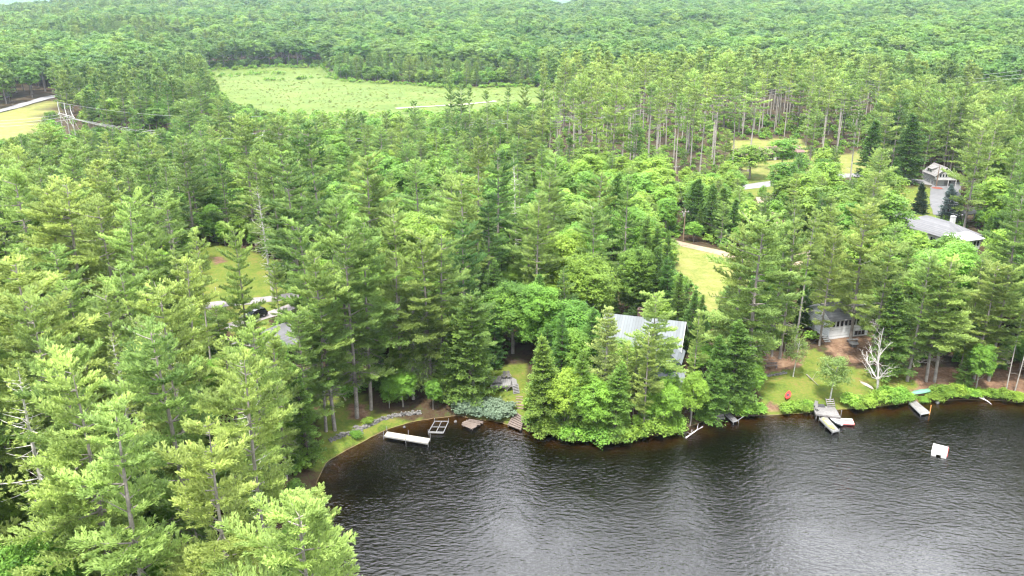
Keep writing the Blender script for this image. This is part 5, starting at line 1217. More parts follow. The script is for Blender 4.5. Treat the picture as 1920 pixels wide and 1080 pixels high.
mark('the utility pole by the sandy track', q1 + Vector((0, 0, 6))); mark('the utility pole above the dry lawn', q2 + Vector((0, 0, 8)))
T1, T2, T3 = q1 + Vector((0, 0, H1 - 0.4)), q2 + Vector((0, 0, 8.7)), q3 + Vector((0, 0, H3 - 0.4))
cable('overhead_wire', catenary(T1, T2, 1.0), 0.022, K['dark_wire'], 'thin wire between the two wooden poles above the dry lawn', 'wire', 'overhead wires')
cable('overhead_wire', catenary(T2, T3, 2.2), 0.022, K['dark_wire'], 'thin wire running along the paved road to the garage house', 'wire', 'overhead wires')
e1 = at(1420, 480); cable('overhead_wire', catenary(T1, e1 + Vector((0, 0, 3.0)), 0.8), 0.022, K['dark_wire'], 'thin wire slanting down from the transformer pole toward the big pine', 'wire', 'overhead wires')

def power_pylon(feet, H, arm_z, label, jump=True):
    """poles in a row joined by a crossarm, cross braces and stays, with white insulator strings"""
    c = sum(feet, Vector()) / len(feet); zb = min(p.z for p in feet)
    e = empty('power_pylon', (c.x, c.y, zb), 0, label, 'power pylon'); L = [p - Vector((c.x, c.y, zb)) for p in feet]
    for p in L:
        b = MB(); b.tube([(p.x, p.y, -0.6), (p.x, p.y, H * 0.5), (p.x, p.y, H)], [0.24, 0.20, 0.16], 8); b.build('pole', K['pale_pole'], e)
    d = (L[-1] - L[0]); d.z = 0; d.normalize(); a, z = L[0] - d * 2.4, L[-1] + d * 2.4
    b = MB(); b.bar((a.x, a.y, arm_z), (z.x, z.y, arm_z), 0.24, 0.34); b.build('crossarm', K['pale_pole'], e)
    b = MB(); b.bar((L[0].x, L[0].y, H - 0.4), (L[-1].x, L[-1].y, H - 0.2), 0.10, 0.14); b.build('top_tie', K['pale_pole'], e)
    b = MB()
    for p, q in zip(L[:-1], L[1:]): b.bar((p.x, p.y, arm_z - 4.5), (q.x, q.y, arm_z - 0.4), 0.13); b.bar((p.x, p.y, arm_z - 0.4), (q.x, q.y, arm_z - 4.5), 0.13)
    b.build('cross_brace', K['pale_pole'], e)
    nrm = Vector((d.y, -d.x, 0)); hooks = []
    for k, p in enumerate([L[0] - d * 1.6, (L[0] + L[-1]) / 2, L[-1] + d * 1.6]):
        if jump:
            b = MB(); t = L[min(k, len(L) - 1)]
            b.tube([(t.x, t.y, H - 0.3), (t.x + nrm.x * .3 + d.x * .3, t.y + nrm.y * .3 + d.y * .3, H - 2.2)], [0.11, 0.10], 8)
            b.tube(catenary(Vector((t.x + nrm.x * .3 + d.x * .3, t.y + nrm.y * .3 + d.y * .3, H - 2.2)), Vector((p.x, p.y, arm_z)) + d * 3.2 + nrm * .4, 0.7, 8), 0.07, 5); b.build('insulator', K['wire'], e)
        b = MB(); b.tube([(p.x, p.y, arm_z - 0.15), (p.x + nrm.x * .2, p.y + nrm.y * .2, arm_z - 0.7)], [0.12, 0.12], 8); b.build('insulator', K['wire'], e)
        hooks.append(Vector((c.x + p.x + nrm.x * .2, c.y + p.y + nrm.y * .2, zb + arm_z - 0.7)))
    for p in L[1:]:
        b = MB(); b.tube([(p.x, p.y, arm_z), (p.x + 5.0, p.y - 2.0, -0.2)], 0.035, 4); b.build('stay_wire', K['wire'], e)
    return e, hooks
S1 = [at(120, 256), at(132, 258), at(143, 263)]
_, k1 = power_pylon(S1, 15.5, 10.2, 'wooden three-pole power pylon with white insulators at the yellow field')
mark('the three-pole power pylon', S1[1] + Vector((0, 0, 9)))
b2 = at(494, 250, 12.0); _, k2 = power_pylon([b2 + Vector((-.7, 3.2, 0)), b2 + Vector((.7, -3.2, 0))], 12.6, 12.0, 'two-pole power pylon standing among trees below the meadow', False)
b3 = at(905, 226, 12.0); _, k3 = power_pylon([b3 + Vector((-.7, 3.6, 0)), b3 + Vector((.7, -3.6, 0))], 12.6, 12.0, 'two-pole power pylon among the dark pines at the meadow', False)
b4 = at(1540, 150, 20.0); _, k4 = power_pylon([b4 + Vector((-.9, 4.5, 0)), b4 + Vector((.9, -4.5, 0))], 21, 20.0, 'two-pole power pylon behind the bare-trunked pines', False)
k5 = [at(2040, 112 + 8 * i, 24) + Vector((0, 0, 24)) for i in range(3)]; k0 = [at(-160, 222 + 6 * i, 12) + Vector((0, 0, 12)) for i in range(3)]
for i, w_ in enumerate(('upper', 'middle', 'lower')):
    cable('power_line_cable', catenary(k0[i], k1[i], 2.0), 0.05, K['wire'], f'{w_} of three pale power cables left of the three-pole pylon', 'power cable', 'power line cables')
    pts = catenary(k1[i], k2[i], 3.0) + catenary(k2[i], k3[i], 3.5)[1:] + catenary(k3[i], k4[i], 4.0)[1:] + catenary(k4[i], k5[i], 4.0)[1:]
    cable('power_line_cable', pts, 0.05, K['wire'], f'{w_} of three long power cables crossing the wood below the meadow', 'power cable', 'power line cables')
cable('power_line_cable', catenary(S1[2] + Vector((0, 0, 15.3)), b2 + Vector((0, 0, 18)), 2.0), 0.03, K['wire'], 'thin topmost wire strung from the tip of the three-pole pylon', 'power cable', 'power line cables')

# ------------------------------------------------------------------ things along the shore
def wp(u, v, z): x, y = on_plane(u, v, z); return Vector((x, y, z))
def boards(b, c, n, th=0.05, gap=0.12, jig=0.0):
    """n boards across the quad c0 c1 c2 c3; each runs from side c0-c3 to side c1-c2"""
    for i in range(n):
        a0, a1 = (i + gap / 2) / n, (i + 1 - gap / 2) / n; j = random.uniform(-jig, jig); k = random.uniform(-jig, jig)
        q = [c[0].lerp(c[3], a0), c[1].lerp(c[2], a0), c[1].lerp(c[2], a1), c[0].lerp(c[3], a1)]
        dx = (c[1] - c[0]).normalized(); q[0] = q[0] + dx * j; q[3] = q[3] + dx * j; q[1] = q[1] + dx * k; q[2] = q[2] + dx * k
        d = Vector((0, 0, th)); b.add([p - d for p in q] + q, [(3, 2, 1, 0), (4, 5, 6, 7), (0, 1, 5, 4), (1, 2, 6, 5), (2, 3, 7, 6), (3, 0, 4, 7)])
    return b
def rel(c): o = sum(c, Vector()) / len(c); return o, [p - o for p in c]
def posts(par, pts, lo, hi, mat, name='post', r=0.035):
    for p in pts:
        b = MB(); b.tube([(p.x, p.y, lo), (p.x, p.y, hi)], r, 8); b.build(name, mat, par)
def slab(name, c, th, mat, par):
    b = MB(); d = Vector((0, 0, th)); b.add([p - d for p in c] + c, [(3, 2, 1, 0), (4, 5, 6, 7), (0, 1, 5, 4), (1, 2, 6, 5), (2, 3, 7, 6), (3, 0, 4, 7)]); return b.build(name, mat, par)

# long cream dock by the left bay
o, c = rel([wp(720, 817, .55), wp(802, 831, .55), wp(806, 822, .55), wp(726, 809, .55)])
dk = empty('dock', o, 0, 'long narrow cream dock on thin posts in the left bay', 'dock')
boards(MB(), c, 1, 0.05, 0).build('deck', K['cream'], dk)
sk = MB(); sk.bar(c[0] - Vector((0, 0, .14)), c[1] - Vector((0, 0, .14)), .07, .18); sk.bar(c[3] - Vector((0, 0, .14)), c[2] - Vector((0, 0, .14)), .07, .18)
for t_ in (0, .33, .66, 1): sk.bar(c[0].lerp(c[1], t_) - Vector((0, 0, .14)), c[3].lerp(c[2], t_) - Vector((0, 0, .14)), .06, .12)
sk.build('frame', K['alu'], dk)
posts(dk, [c[0] + Vector((-.05, -.06, 0)), c[3] + Vector((-.05, .06, 0)), c[3].lerp(c[2], .5) + Vector((0, .07, 0)), c[0].lerp(c[1], .5) + Vector((0, -.07, 0)), c[2] + Vector((.05, .07, 0)), c[1] + Vector((.05, -.05, 0))], -1.8, 0.75, K['alu'])
mark('the cream dock', o)
# bare metal frame lying beside it
cs = [wp(803, 811, .3), wp(831, 812, .3), wp(841, 790, .3), wp(815, 790, .3)]; o, c = rel(cs)
fr = empty('bare_dock', o, 0, 'bare metal dock frame without boards lying in shallow water', 'dock frame')
b = MB()
for i in range(4): b.bar(c[i], c[(i + 1) % 4], .09, .12)
b.build('outer_bars', K['alu'], fr)
b = MB(); b.bar(c[0].lerp(c[1], .5), c[3].lerp(c[2], .5), .08, .1)
for t_ in (.08, .5): b.bar(c[0].lerp(c[3], t_), c[1].lerp(c[2], t_), .08, .1)
b.build('cross_bar', K['alu'], fr)
posts(fr, [c[0], c[2], c[3]], -1.2, .5, K['alu'])
mark('the bare dock frame', o)
# plank platform and shore steps
o, c = rel([wp(864, 796, .28), wp(886, 805, .28), wp(907, 790, .28), wp(880, 785, .28)])
pt = empty('platform', o, 0, 'low platform of weathered planks at the water edge below the silver shrubs', 'platform')
boards(MB(), c, 9, .07, .12, .22).build('planks', K['brown_wood'], pt); b = MB()
for t_ in (.2, .8): b.bar(c[0].lerp(c[1], t_) - Vector((0, 0, .16)), c[3].lerp(c[2], t_) - Vector((0, 0, .16)), .14)
b.build('beams', K['brown_wood'], pt); posts(pt, [p * .85 for p in c], -.9, -.1, K['brown_wood'], 'post', .06)
mark('the plank platform', o)
o, c = rel([at(952, 797) * 0 + wp(951, 796, .45), wp(977, 806, .45), wp(984, 783, 1.0), wp(966, 770, 1.0)])
ss = empty('shore_steps', o, 0, 'broad brown plank steps going down to the water beside bright green trees', 'steps')
for i in range(7):
    a0, a1 = i / 7, (i + .85) / 7; q = [c[0].lerp(c[3], a0), c[1].lerp(c[2], a0), c[1].lerp(c[2], a1), c[0].lerp(c[3], a1)]
    zz_ = -.28 + .09 * i
    for p in q: p.z = zz_
    slab('tread', q, .09, K['brown_wood'], ss)
b = MB()
for s_ in (0, 1): b.bar((c[0].lerp(c[1], .08 + .84 * s_)) * 1 + Vector((0, 0, -.2)), (c[3].lerp(c[2], .08 + .84 * s_)) + Vector((0, 0, -.2)), .1, .25)
b.build('stringer', K['brown_wood'], ss); mark('the plank steps', o)
for k_, (u_, v_) in enumerate(((976, 764), (974, 756), (973, 748))): pass
lt = [at(968, 768), at(983, 770), at(980, 742), at(967, 742)]; o, c = rel(lt)
ls = empty('garden_steps', o, 0, 'timber-edged earth steps between the grey stairs and the plank steps', 'steps')
for i in range(5):
    b = MB(); t_ = (i + .5) / 5; p, q = c[0].lerp(c[3], t_), c[1].lerp(c[2], t_); zt = hz(o.x + p.x, o.y + p.y) - o.z + .06
    b.bar((p.x, p.y, zt), (q.x, q.y, zt), .2, .2); b.build('timber_edge', K['tan_wood'], ls)
# raised sitting deck with chairs
g0 = at(945, 732); zd = g0.z + 1.05
o, c = rel([wp(920, 725, zd), wp(961, 722, zd), wp(957, 706, zd), wp(918, 709, zd)])
sd = empty('sitting_deck', o, 0, 'raised grey sitting deck with chairs above the small lawn', 'deck')
boards(MB(), [c[0], c[3], c[2], c[1]][::1], 11, .05, .08).build('deck_boards', K['grey_deck'], sd)
b = MB(); b.bar(c[0] - Vector((0, 0, .18)), c[1] - Vector((0, 0, .18)), .1, .24); b.bar(c[0] - Vector((0, 0, .18)), c[3] - Vector((0, 0, .18)), .1, .24); b.bar(c[1] - Vector((0, 0, .18)), c[2] - Vector((0, 0, .18)), .1, .24); b.build('rim_beam', K['grey_deck'], sd)
for p in (c[0].lerp(c[1], .2), c[0].lerp(c[1], .75), c[3].lerp(c[2], .3), c[2]):
    b = MB(); b.tube([(p.x, p.y, -1.3), (p.x, p.y, -.06)], .07, 6); b.bar((p.x, p.y, -.75), (p.x + .5, p.y, -.2), .08); b.bar((p.x, p.y, -.75), (p.x - .5, p.y, -.2), .08); b.build('leg', K['grey_wood'], sd)
b = MB(); b.bar(c[3] + Vector((0, 0, .42)), c[3].lerp(c[0], .75) + Vector((0, 0, .42)), .35, .06)
for t_ in (.05, .4, .7): b.bar(c[3].lerp(c[0], t_) + Vector((0, 0, .0)), c[3].lerp(c[0], t_) + Vector((0, 0, .4)), .1)
b.build('bench_rail', K['grey_wood'], sd)
mark('the sitting deck', o)
def make_chair(loc, yaw, label):
    e = empty('deck_chair', loc, yaw, label, 'chair', 'chairs on the sitting deck')
    b = MB()
    for i in range(5): b.box((-.22 + i * .11, 0, .36 - 0 * i), (.10, .52, .03), ry=-.2)
    b.build('seat', K['grey_wood'], e)
    b = MB()
    for i in range(5): b.box((-.36, -.22 + i * .11, .68 + .05 * (2 - abs(i - 2))), (.03, .10, .78), ry=-.38)
    b.build('backrest', K['grey_wood'], e)
    for sg in (-1, 1):
        b = MB(); b.box((-.02, sg * .34, .56), (.68, .12, .03)); b.build('armrest', K['grey_wood'], e)
        b = MB(); b.box((.24, sg * .31, .27), (.09, .04, .54)); b.build('leg', K['grey_wood'], e)
        b = MB(); b.bar((.24, sg * .28, .34), (-.55, sg * .28, .03), .04, .1); b.build('leg', K['grey_wood'], e)
    return e
for (s_, t_), yw, lb in (((.16, .30), -1.7, 'weathered deck chair at the left front corner of the sitting deck'), ((.42, .28), -1.5, 'weathered deck chair in the middle front of the sitting deck'), ((.66, .82), -1.9, 'weathered deck chair at the back of the sitting deck, left of its pair'), ((.90, .80), -1.3, 'weathered deck chair at the back of the sitting deck, next to the stairs')):
    p = c[0].lerp(c[1], s_).lerp(c[3].lerp(c[2], s_), t_) + o; make_chair((p.x, p.y, zd), yw, lb)
# grey stairs from the deck
tp = [wp(961, 722, zd), wp(971, 719, zd)]; bt = [at(963, 739), at(974, 738)]; o = (tp[0] + tp[1]) / 2
stx = empty('deck_stairs', o, 0, 'grey wooden stairs leading down from the sitting deck', 'stairs')
lp = MB(); 
slab('landing', [p - o for p in (wp(959, 722, zd), wp(970, 720, zd), wp(968, 711, zd), wp(957, 706, zd))], .06, K['grey_deck'], stx)
for i in range(6):
    t_ = (i + .6) / 6.2; a, q = tp[0].lerp(bt[0], t_) - o, tp[1].lerp(bt[1], t_) - o; b = MB(); b.bar(a, q, .30, .05); b.build('tread', K['grey_deck'], stx)
b = MB()
for k_ in (0, 1): b.bar(tp[k_] - o - Vector((0, 0, .05)), bt[k_] - o, .06, .26)
b.build('stringer', K['grey_deck'], stx)

# stone walls and stone edging
def stone_wall(px, h, w_, label, sz=.38):
    P = [at(*p) for p in px]; e = P[0]; b = MB(); L = sum((q - p).length for p, q in zip(P[:-1], P[1:])); n = int(L / sz * 2.6)
    for i in range(n * 2):
        s_ = (i % n + random.random()) / n * L; k = 0
        while k < len(P) - 2 and s_ > (P[k + 1] - P[k]).length: s_ -= (P[k + 1] - P[k]).length; k += 1
        d = (P[k + 1] - P[k]); t_ = min(s_ / d.length, 1); q = P[k].lerp(P[k + 1], t_); nn = Vector((-d.y, d.x, 0)).normalized()
        r_ = sz * random.uniform(.6, 1.15); q = q + nn * random.uniform(-w_ / 2, w_ / 2); z_ = hz(q.x, q.y) + (random.random() * h if i >= n else .05)
        b.box((q.x - e.x, q.y - e.y, z_ - e.z), (r_, r_ * random.uniform(.6, 1), r_ * random.uniform(.45, .8)), random.uniform(0, 3), random.uniform(.75, .95), random.uniform(-.3, .3))
    o_ = b.build('stone_wall', K['stone'], None, bevel=0.03); o_.location = e; tag(o_, label, 'stone wall'); return o_
stone_wall([(618, 828), (640, 818), (662, 813), (680, 811)], .55, .5, 'short mossy stone wall at the left end of the bay')
stone_wall([(664, 800), (676, 805), (684, 802), (712, 789), (745, 779), (790, 774)], .4, .4, 'long low stone wall along the shore lawn of the bay')
stone_wall([(1432, 706), (1450, 704), (1474, 700)], .3, .4, 'curved stone edging at the top of the kayak lawn', .3)
mark('the long stone wall', at(712, 789))

# white boat on a stone landing and the little grey dock
pl = wp(1341, 772, .75); e = empty('stone_landing', (pl.x, pl.y, 0), .25, 'block stone landing at the shore under the white upturned boat', 'landing')
b = MB(); b.box((0, 0, .1), (2.3, 1.5, .8)); b.box((0.1, -.85, -.1), (2.0, .5, .7)); b.build('blocks', K['stone'], e, bevel=.06)
b = MB(); b.box((0, 0, .53), (2.2, 1.35, .06)); b.build('cap_slab', K['stone'], e)
def hull(L, W, D, n=13, flat=.5, pw=.55, rocker=.12):
    rings = []
    for i in range(n):
        s_ = -1 + 2 * i / (n - 1); w_ = W / 2 * max(.04, (1 - abs(s_) ** 2.2)) ** pw; z_ = rocker * abs(s_) ** 2.5
        rings.append([(s_ * L / 2, w_ * math.cos(a), z_ + D * (1 - math.sin(a) ** flat if False else 0) - D * math.sin(a) * (1 - .3 * abs(s_))) for a in [math.pi * k / 8 for k in range(9)]])
    return rings
e = empty('rowing_boat', (pl.x, pl.y, 1.02), .35, 'small white boat turned keel up on a stone landing', 'boat')
b = MB(); b.loft([[(x_, y_, -z_ * 1.0) for x_, y_, z_ in r_] for r_ in hull(2.5, 1.15, .42)]); b.build('hull', K['white'], e, smooth=True)
b = MB(); b.bar((-1.0, 0, .43), (1.0, 0, .43), .05, .06); b.build('keel', K['white'], e); mark('the upturned white boat', (pl.x, pl.y, 1))
o, c = rel([wp(1357, 774, .45), wp(1375, 791, .45), wp(1384, 788, .45), wp(1366, 772, .45)])
e = empty('dock', o, 0, 'short dark grey dock with a pale tip beside the stone landing', 'dock')
boards(MB(), [c[0], c[3], c[2], c[1]], 14, .05, .1).build('deck', surf('dark_deck_boards', (0.13, .125, .13), .8, .2, 3), e); b = MB(); b.bar(c[0] - Vector((0, 0, .1)), c[1] - Vector((0, 0, .1)), .06, .16); b.bar(c[3] - Vector((0, 0, .1)), c[2] - Vector((0, 0, .1)), .06, .16); b.bar(c[1] - Vector((0, 0, .04)), c[2] - Vector((0, 0, .04)), .1, .14); b.build('frame', K['alu'], e)
posts(e, [c[1] + Vector((0, -.08, 0)), c[2] + Vector((.08, 0, 0)), c[0], c[3]], -1.4, .1, K['alu']); b = MB(); b.bar(c[2] + Vector((0, 0, .05)), c[2] + Vector((.9, .5, .35)), .06); b.build('arm', K['alu'], e); mark('the short dark dock', o)

# grey dock with steps, floating dock and craft
o, c = rel([wp(1530, 776, .85), wp(1576, 782, .85), wp(1565, 763, .85), wp(1523, 760, .85)])
gd = empty('dock', o, 0, 'wide weathered grey dock with chairs and a step rail below the birch', 'dock')
boards(MB(), [c[0], c[3], c[2], c[1]], 16, .05, .08).build('deck', K['grey_deck'], gd)
b = MB()
for i in range(4): b.bar(c[i] - Vector((0, 0, .15)), c[(i + 1) % 4] - Vector((0, 0, .15)), .08, .2)
b.build('frame', K['grey_wood'], gd); posts(gd, [p * .93 for p in c] + [c[0].lerp(c[1], .5)], -1.8, -.05, K['grey_wood'], 'post', .08)
posts(gd, [c[1] + Vector((.15, .3, 0))], -1.6, 1.0, K['grey_wood'], 'mooring_post', .06)
b = MB(); q = c[3].lerp(c[2], .62)
for k_ in range(4): b.bar(q + Vector((.1 + .0 * k_, -.2 + .28 * k_, .15 + .22 * k_)), q + Vector((1.3, -.2 + .28 * k_ + .1, .15 + .22 * k_)), .26, .05)
b.bar(q + Vector((.1, -.3, .0)), q + Vector((.1, .8, .9)), .05, .2); b.bar(q + Vector((1.3, -.2, .0)), q + Vector((1.3, .9, .9)), .05, .2); b.build('steps', K['grey_wood'], gd)
b = MB(); b.bar(c[3] + Vector((0, 0, .08)), c[3].lerp(c[2], .55) + Vector((0, 0, .08)), .9, .06); b.build('dark_mat', K['dark_metal'], gd)
mark('the wide grey dock', o)
for p_, yw, lb in ((c[0].lerp(c[3], .75) + Vector((.3, 0, 0)), -2.2, 'pale folding chair at the left end of the wide grey dock'), (c[0].lerp(c[3], .35) + Vector((.35, .05, 0)), -1.4, 'pale folding chair at the front left corner of the wide grey dock')):
    e = empty('folding_chair', (o.x + p_.x, o.y + p_.y, .85), yw, lb, 'chair', 'chairs on the wide grey dock')
    b = MB(); b.box((0, 0, .42), (.5, .5, .04)); b.build('seat', K['grey_deck'], e); b = MB(); b.box((-.28, 0, .72), (.04, .5, .55), ry=-.25); b.build('backrest', K['grey_deck'], e)
    for sx in (-1, 1):
        for sy in (-1, 1): b = MB(); b.bar((sx * .22, sy * .24, .42), (-sx * .1 + sx * .3, sy * .26, 0), .03); b.build('leg', K['alu'], e)
o, c = rel([wp(1536, 784, .5), wp(1561, 809, .5), wp(1573, 806, .5), wp(1549, 780, .5)])
fd = empty('dock', o, 0, 'pale aluminium dock section reaching out from the wide grey dock, with a lime paddleboard', 'dock')
boards(MB(), [c[0], c[3], c[2], c[1]], 12, .05, .05).build('deck', K['grey_deck'], fd); b = MB(); b.bar(c[0] - Vector((0, 0, .14)), c[1] - Vector((0, 0, .14)), .07, .2); b.bar(c[3] - Vector((0, 0, .14)), c[2] - Vector((0, 0, .14)), .07, .2); b.bar(c[1] - Vector((0, 0, .14)), c[2] - Vector((0, 0, .14)), .07, .2); b.build('frame', K['alu'], fd)
posts(fd, [c[1] + Vector((-.05, -.05, 0)), c[2] + Vector((.08, 0, 0)), c[0], c[0].lerp(c[1], .5) + Vector((-.07, -.05, 0))], -2, .25, K['alu'])
dv = (c[1] - c[0]); yw = math.atan2(dv.y, dv.x); m_ = (c[0].lerp(c[1], .52) * .62 + c[3].lerp(c[2], .52) * .38)
e = empty('paddleboard', (o.x + m_.x, o.y + m_.y, .62), yw, 'lime green paddleboard lying on the pale dock section', 'paddleboard')
b = MB(); b.loft([[(x_, y_, z_ * .25) for x_, y_, z_ in r_] for r_ in hull(3.3, .75, .3, pw=.4, rocker=.2)]); b.build('board', K['lime'], e, smooth=True); b = MB(); b.box((-.3, 0, .035), (1.3, .45, .02)); b.build('deck_pad', K['white'], e)
pj = wp(1567, 790, .15)
e = empty('rowing_boat', (pj.x, pj.y, .1), yw + .05, 'white flat-nosed boat moored beside the lime paddleboard', 'boat')
rg = hull(3.2, 1.35, .5, flat=1, pw=.35); b = MB(); b.loft([[(x_, y_, z_ + .38) for x_, y_, z_ in r_] for r_ in rg]); b.build('hull', K['white'], e, smooth=True)
b = MB(); b.add([(x_, y_, .33) for x_, y_ in ((-1.4, -.4), (1.3, -.4), (1.45, 0), (1.3, .4), (-1.4, .4))] , [(0, 1, 2, 3, 4)]); 
for x_ in (-.8, .4): b.box((x_, 0, .42), (.3, 1.1, .05))
b.build('thwarts', K['grey_deck'], e)
o, c = rel([wp(1576, 794, .3), wp(1602, 795, .3), wp(1598, 785, .3), wp(1575, 784, .3)])
e = empty('raft', o, 0, 'small flat white raft with a red edge floating beside the wide grey dock', 'raft')
slab('deck', c, .18, K['white'], e); b = MB(); b.bar(c[0] - Vector((0, .06, .1)), c[1] - Vector((0, .06, .1)), .06, .08); b.bar(c[1] + Vector((.04, 0, -.1)), c[2] + Vector((.04, 0, -.1)), .05, .07); b.build('red_edge', K['red'], e)
b = MB(); b.box((.1, .1, .04), (1.0, .5, .05)); b.build('pad', K['grey_deck'], e); slab('float', [p * .9 - Vector((0, 0, .19)) for p in c], .25, K['grey_deck'], e); mark('the red-edged raft', o)
# white dock at the right
o, c = rel([wp(1705, 754, .5), wp(1727, 775, .5), wp(1743, 772, .5), wp(1717, 751, .5)])
e = empty('dock', o, 0, 'plain white dock with an orange corner post near the teal canoe', 'dock')
boards(MB(), [c[0], c[3], c[2], c[1]], 10, .06, .03).build('deck', K['grey_deck'], e); b = MB(); b.bar(c[0] - Vector((0, 0, .15)), c[1] - Vector((0, 0, .15)), .08, .22); b.bar(c[3] - Vector((0, 0, .15)), c[2] - Vector((0, 0, .15)), .08, .22); b.bar(c[1] - Vector((0, 0, .15)), c[2] - Vector((0, 0, .15)), .08, .22); b.build('frame', K['white'], e)
posts(e, [c[0], c[3], c[1]], -1.6, -.05, K['alu']); posts(e, [c[2] + Vector((.05, 0, 0))], -1.6, 1.1, K['orange'], 'corner_post', .07); mark('the white dock with the orange post', o)
# kayak, canoe, pale hull, swim raft
def kayak(name, a, b_, z, W, D, mat, label, cat, inverted=False, cockpit=True, tilt=0.0, rocker=.14):
    m_ = (a + b_) / 2; d = b_ - a; e = empty(name, (m_.x, m_.y, z), math.atan2(d.y, d.x), label, cat); e.rotation_euler[0] = tilt
    L = math.hypot(d.x, d.y); sg = -1 if inverted else 1
    rg = hull(L, W, D, 17, pw=.62, rocker=rocker); b = MB()
    if inverted: b.loft([[(x_, y_, -z_) for x_, y_, z_ in r_] for r_ in rg])
    else:
        b.loft([[(x_, y_, z_ + D) for x_, y_, z_ in r_] + [(x_, y_ * .5, D + abs(0) + .10 * (1 - (2 * x_ / L) ** 2) + rocker * abs(2 * x_ / L) ** 2.5) for x_, y_, z_ in (r_[6], r_[2])] for r_ in rg])
    b.build('hull', mat, e, smooth=True)
    if cockpit and not inverted:
        q = MB(); ang = [2 * math.pi * k / 14 for k in range(14)]
        q.loft([[(.48 * math.cos(t) - .1, .22 * math.sin(t), D + .085) for t in ang], [(.5 * math.cos(t) - .1, .24 * math.sin(t), D + .125) for t in ang]]); q.build('cockpit', K['dark_metal'], e)
    if inverted:
        q = MB(); q.bar((-L * .4, 0, D + .0), (L * .4, 0, D + .0), .04, .05); q.build('keel', mat, e)
    return e
a, b_ = at(1474, 754), at(1480, 735); kayak('kayak', a, b_, (a.z + b_.z) / 2 + .03, .85, .28, K['red'], 'red kayak lying on the lawn near the shore', 'kayak'); mark('the red kayak', (a + b_) / 2)
a, b_ = at(1706, 747), at(1744, 739); kayak('canoe', a, b_, (a.z + b_.z) / 2 + .75, .95, .40, K['teal'], 'sea-green canoe lying keel up in the shore plants', 'canoe', True, False); mark('the sea-green canoe', (a + b_) / 2)
a, b_ = at(1609, 713), at(1638, 732); kayak('kayak', a, b_, (a.z + b_.z) / 2 + .12, .55, .22, K['pale_board'], 'pale bleached kayak hull lying on dry grass near the dead tree', 'kayak', True, False, .35, .3); mark('the pale kayak', (a + b_) / 2)
zr = .42; o, c = rel([wp(1746, 848, zr), wp(1775, 855, zr), wp(1778, 838, zr), wp(1750, 831, zr)])
e = empty('swim_raft', o, 0, 'square white swim raft floating alone on the lake', 'raft')
slab('deck', c, .14, K['white'], e)
for p, q in ((c[0], c[1]), (c[1], c[0]), (c[2], c[3]), (c[3], c[2])):
    d = (q - p).normalized(); w2_ = ((c[3] - c[0]) if p in (c[0], c[1]) else (c[0] - c[3])).normalized(); b = MB(); m_ = p + d * .33 + w2_ * .2; b.box((m_.x, m_.y, -.36), (.62, .62, .44), math.atan2(d.y, d.x)); b.build('float', K['white'], e, bevel=.05)
b = MB(); b.bar(c[1] - Vector((-.05, 0, .1)), c[2] - Vector((-.05, 0, .1)), .06, .2); b.build('red_strip', K['red'], e)
b = MB(); m_ = c[0].lerp(c[1], .62)
for s_ in (0, .35): b.bar(m_ + Vector((s_, -.05, .1)), m_ + Vector((s_, -.15, -.7)), .04)
for z_ in (-.2, -.45): b.bar(m_ + Vector((0, -.12, z_)), m_ + Vector((.35, -.12, z_)), .04)
b.build('ladder', K['alu'], e); mark('the swim raft', o)

# garden furniture, post, logs, rocks, flower bed
pt_ = at(1598, 641); e = empty('picnic_bench', pt_, .1, 'pale plank bench in the bare yard below the white cottage', 'bench')
b = MB()
for i in range(3): b.box((0, -.22 + i * .22, .45), (2.1, .2, .05))
b.build('seat', K['grey_deck'], e)
for sx in (-1, 1): b = MB(); b.box((sx * .8, 0, .21), (.1, .5, .42)); b.build('leg', K['grey_wood'], e)
pt_ = at(1600, 649); e = empty('garden_table', pt_, 0, 'round pale stone-topped table in front of the plank bench', 'table')
b = MB(); b.tube([(0, 0, .52), (0, 0, .54), (0, 0, .62), (0, 0, .64)], [.78, .82, .82, .78], 24); b.build('table_top', K['grey_deck'], e); b = MB(); b.tube([(0, 0, -.1), (0, 0, .52)], [.5, .38], 12); b.build('base', K['stone'], e); mark('the round yard table', pt_)
pt_ = at(1446, 690); e = empty('garden_bench', pt_, .1, 'dark wooden bench in the shade above the kayak lawn', 'bench')
b = MB()
for i in range(3): b.box((0, -.2 + i * .2, .45), (2.2, .18, .05))
b.build('seat', K['brown_wood'], e)
for sx in (-1, 1): b = MB(); b.box((sx * .85, 0, .2), (.12, .5, .46)); b.build('leg', K['brown_wood'], e)
b = MB()
for i in range(2): b.box((0, .3, .65 + i * .18), (2.2, .05, .14))
for sx in (-1, 1): b.box((sx * .85, .34, .55), (.08, .04, .7))
b.build('backrest', K['brown_wood'], e); mark('the dark bench', pt_)
pm = at(406, 556); b = MB(); b.tube([(0, 0, -.3), (0, 0, 1.9)], .06, 8); b.tube([(0, 0, 1.9), (0, 0, 1.98)], [.085, .05], 8); o_ = b.build('marker_post', K['white']); o_.location = pm; tag(o_, 'thin white marker post standing in the grass clearing', 'post')
def log_(name, pts, r_, mat, label, twigs=0, seed=1):
    rg_ = random.Random(seed); b = MB(); o_ = pts[0]; P = [p - o_ for p in pts]; b.tube(P, [r_ * (1 - .6 * i / (len(P) - 1)) for i in range(len(P))], 8)
    for _ in range(twigs):
        k_ = rg_.randrange(1, len(P)); q = P[k_]; d = Vector((rg_.uniform(-1, 1), rg_.uniform(-1, 1), rg_.uniform(.1, .7))) * 1.1; b.tube([q, q + d * .6, q + d + Vector((0, 0, .15))], [r_ * .4, r_ * .3, r_ * .12], 5)
    o2 = b.build(name, mat); o2.location = o_; return tag(o2, label, 'log')
